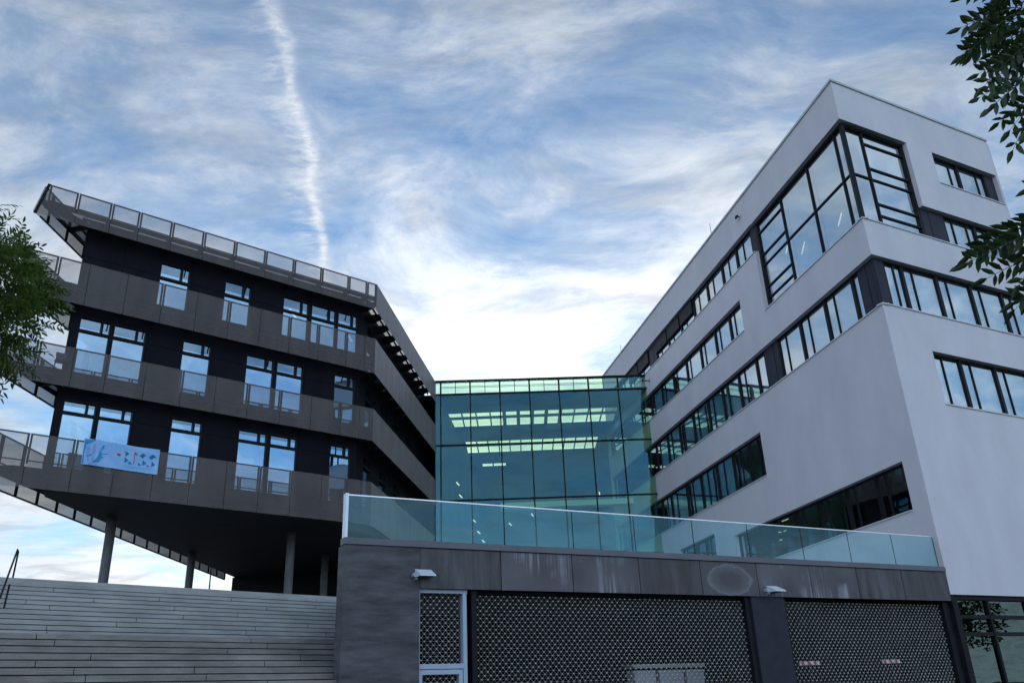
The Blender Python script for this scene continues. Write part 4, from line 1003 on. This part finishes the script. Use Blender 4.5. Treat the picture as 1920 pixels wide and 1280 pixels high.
cl = MA('ADD', cl, MA('MULTIPLY', MA('POWER', MA('SUBTRACT', 1., zc), 5.), .16))
mask = wramp(cl, [(.40, .02), (.48, .32), (.535, .68), (.60, 1.)])
# contrail: a wavering line on the cloud sheet, ragged on its windward (left) side
def curve(src, x0, x1, y0, y1, pts):
    r = nt.nodes.new('ShaderNodeValToRGB'); r.color_ramp.interpolation = 'B_SPLINE'; e = r.color_ramp.elements
    while len(e) < len(pts): e.new(.5)
    for el, (x, y) in zip(e, pts):
        v = (y - y0) / (y1 - y0); el.position = (x - x0) / (x1 - x0); el.color = (v, v, v, 1)
    L_(MA('DIVIDE', MA('SUBTRACT', src, x0), x1 - x0, clamp=True), r.inputs[0])
    return MA('MULTIPLY_ADD', r.outputs[0], y1 - y0, y0)
ctx = curve(py, .8, 1.9, -.45, -.25, [(.8, -.318), (.85, -.309), (.92, -.300), (.99, -.318), (1.04, -.324), (1.10, -.318), (1.16, -.322), (1.215, -.336), (1.26, -.348), (1.30, -.345), (1.36, -.352), (1.48, -.368), (1.7, -.41), (1.9, -.44)])
along = MA('SUBTRACT', py, .84)
wob = MA('MULTIPLY', MA('SUBTRACT', wnoise(9, 4, .6, (9, 2, 0)), .5), .030)
acr = MA('ADD', MA('SUBTRACT', px, ctx), wob)
wid = MA('MULTIPLY_ADD', wnoise(11, 3, .5, (3, 8, 0)), -2.2, 2.15)
acw = MA('MULTIPLY', acr, wid)
core = MA('POWER', 2.718, MA('MULTIPLY', MA('MULTIPLY', MA('MULTIPLY', acw, acw), -1), 1 / (.011 ** 2)))
acl = MA('ADD', acr, .024)
wide = MA('POWER', 2.718, MA('MULTIPLY', MA('MULTIPLY', MA('MULTIPLY', acl, acl), -1), 1 / (.024 ** 2)))
comb = wramp(wnoise(16, 8, .7, (2, 2, 0), (.8, 2.3, 1), 10, 1.2), [(.45, 0.), (.68, 1.)])
speck = wramp(wnoise(50, 6, .7, (4, 2, 0), (1, 1.5, 1)), [(.38, .4), (.58, 1.)])
ctr = MA('ADD', MA('MULTIPLY', MA('MULTIPLY', core, MA('ADD', MA('MULTIPLY', comb, .35), .8)), speck), MA('MULTIPLY', MA('MULTIPLY', wide, comb), .55))
fade = MA('MULTIPLY', wramp(along, [(0.0, .55), (.35, 1.)]), wramp(along, [(.8, 1.), (1.0, 0.)]))
gate = wramp(sep.outputs[1], [(.0, 0.), (.1, 1.)])
ctr = MA('MULTIPLY', MA('MULTIPLY', ctr, fade), gate, clamp=True)
# brightness of the cloud sheet: ahead, strongest around the sun and low over the horizon
sd = Vector((math.sin(D2R(SUN_AZ)) * math.cos(D2R(SUN_EL)), math.cos(D2R(SUN_AZ)) * math.cos(D2R(SUN_EL)), math.sin(D2R(SUN_EL))))
dt = nt.nodes.new('ShaderNodeVectorMath'); dt.operation = 'DOT_PRODUCT'; dt.inputs[1].default_value = sd; L_(nrm.outputs[0], dt.inputs[0])
dp = MA('MAXIMUM', dt.outputs['Value'], 0.)
glow = MA('POWER', dp, 16.); glow2 = MA('POWER', dp, 3.)
low = MA('POWER', MA('SUBTRACT', 1., zc), 4.)
cb_ = MA('ADD', MA('ADD', MA('MULTIPLY', glow, .85), MA('MULTIPLY', glow2, .19)), MA('ADD', .57, MA('MULTIPLY', low, .18)))
rear_fill = MA('MULTIPLY_ADD', MA('POWER', MA('MAXIMUM', MA('MULTIPLY', sep.outputs[1], -1.), 0.), .6), 1.9, 1.0)  # added fill: unseen sky behind the viewer brightened to light walls and windows
cb_ = MA('MULTIPLY', cb_, rear_fill)
ccol = nt.nodes.new('ShaderNodeMix'); ccol.data_type = 'RGBA'; ccol.inputs['A'].default_value = (.88, 1.05, 1.24, 1); ccol.inputs['B'].default_value = (1.02, 1.04, 1.07, 1)
L_(glow2, ccol.inputs['Factor'])
belly = wramp(cnoise(3.4, 9, .62, (7, 3, 0), (1, 2.4, 1), -12), [(.38, .74), (.54, 1.)])
cb_ = MA('MULTIPLY', cb_, belly)
cv = nt.nodes.new('ShaderNodeVectorMath'); cv.operation = 'SCALE'; L_(ccol.outputs['Result'], cv.inputs[0]); L_(cb_, cv.inputs['Scale'])
# clear sky in the same units
sv = nt.nodes.new('ShaderNodeVectorMath'); sv.operation = 'MULTIPLY'; L_(sky.outputs[0], sv.inputs[0]); sv.inputs[1].default_value = SKYT
sv2 = nt.nodes.new('ShaderNodeVectorMath'); sv2.operation = 'SCALE'; L_(sv.outputs[0], sv2.inputs[0]); L_(rear_fill, sv2.inputs['Scale'])
mx1 = nt.nodes.new('ShaderNodeMix'); mx1.data_type = 'RGBA'; L_(mask, mx1.inputs['Factor']); L_(sv2.outputs[0], mx1.inputs['A']); L_(cv.outputs[0], mx1.inputs['B'])
mx2 = nt.nodes.new('ShaderNodeMix'); mx2.data_type = 'RGBA'; L_(ctr, mx2.inputs['Factor']); L_(mx1.outputs['Result'], mx2.inputs['A']); mx2.inputs['B'].default_value = (.86, .90, .95, 1)
fin = nt.nodes.new('ShaderNodeVectorMath'); fin.operation = 'SCALE'; L_(mx2.outputs['Result'], fin.inputs[0]); fin.inputs['Scale'].default_value = 10.0
L_(fin.outputs[0], bg.inputs[0]); bg.inputs[1].default_value = .1; L_(bg.outputs[0], out.inputs[0])

sl = bpy.data.lights.new('sun', 'SUN'); sl.energy = 1.2; sl.angle = D2R(10); sl.color = (1, .95, .88)
so = bpy.data.objects.new('sun', sl); COL.objects.link(so); so.rotation_euler = (-sd).to_track_quat('-Z', 'Y').to_euler()

# ================================================================== camera
cd = bpy.data.cameras.new('camera'); co = bpy.data.objects.new('camera', cd); COL.objects.link(co)
cd.sensor_fit = 'HORIZONTAL'; cd.sensor_width = 36; cd.lens = 36 * 1571.2 / 1920; cd.clip_end = 6000; cd.clip_start = .05
co.matrix_world = Matrix.Translation(EYE) @ CAM.to_4x4()
scene.camera = co
scene.view_settings.view_transform = 'Standard'; scene.view_settings.look = 'None'; scene.view_settings.exposure = 0; scene.view_settings.gamma = 1
scene.render.engine = 'CYCLES'
cy = scene.cycles; cy.max_bounces = 8; cy.transparent_max_bounces = 24; cy.glossy_bounces = 4; cy.diffuse_bounces = 3; cy.caustics_reflective = False; cy.caustics_refractive = False
cy.sample_clamp_indirect = 4
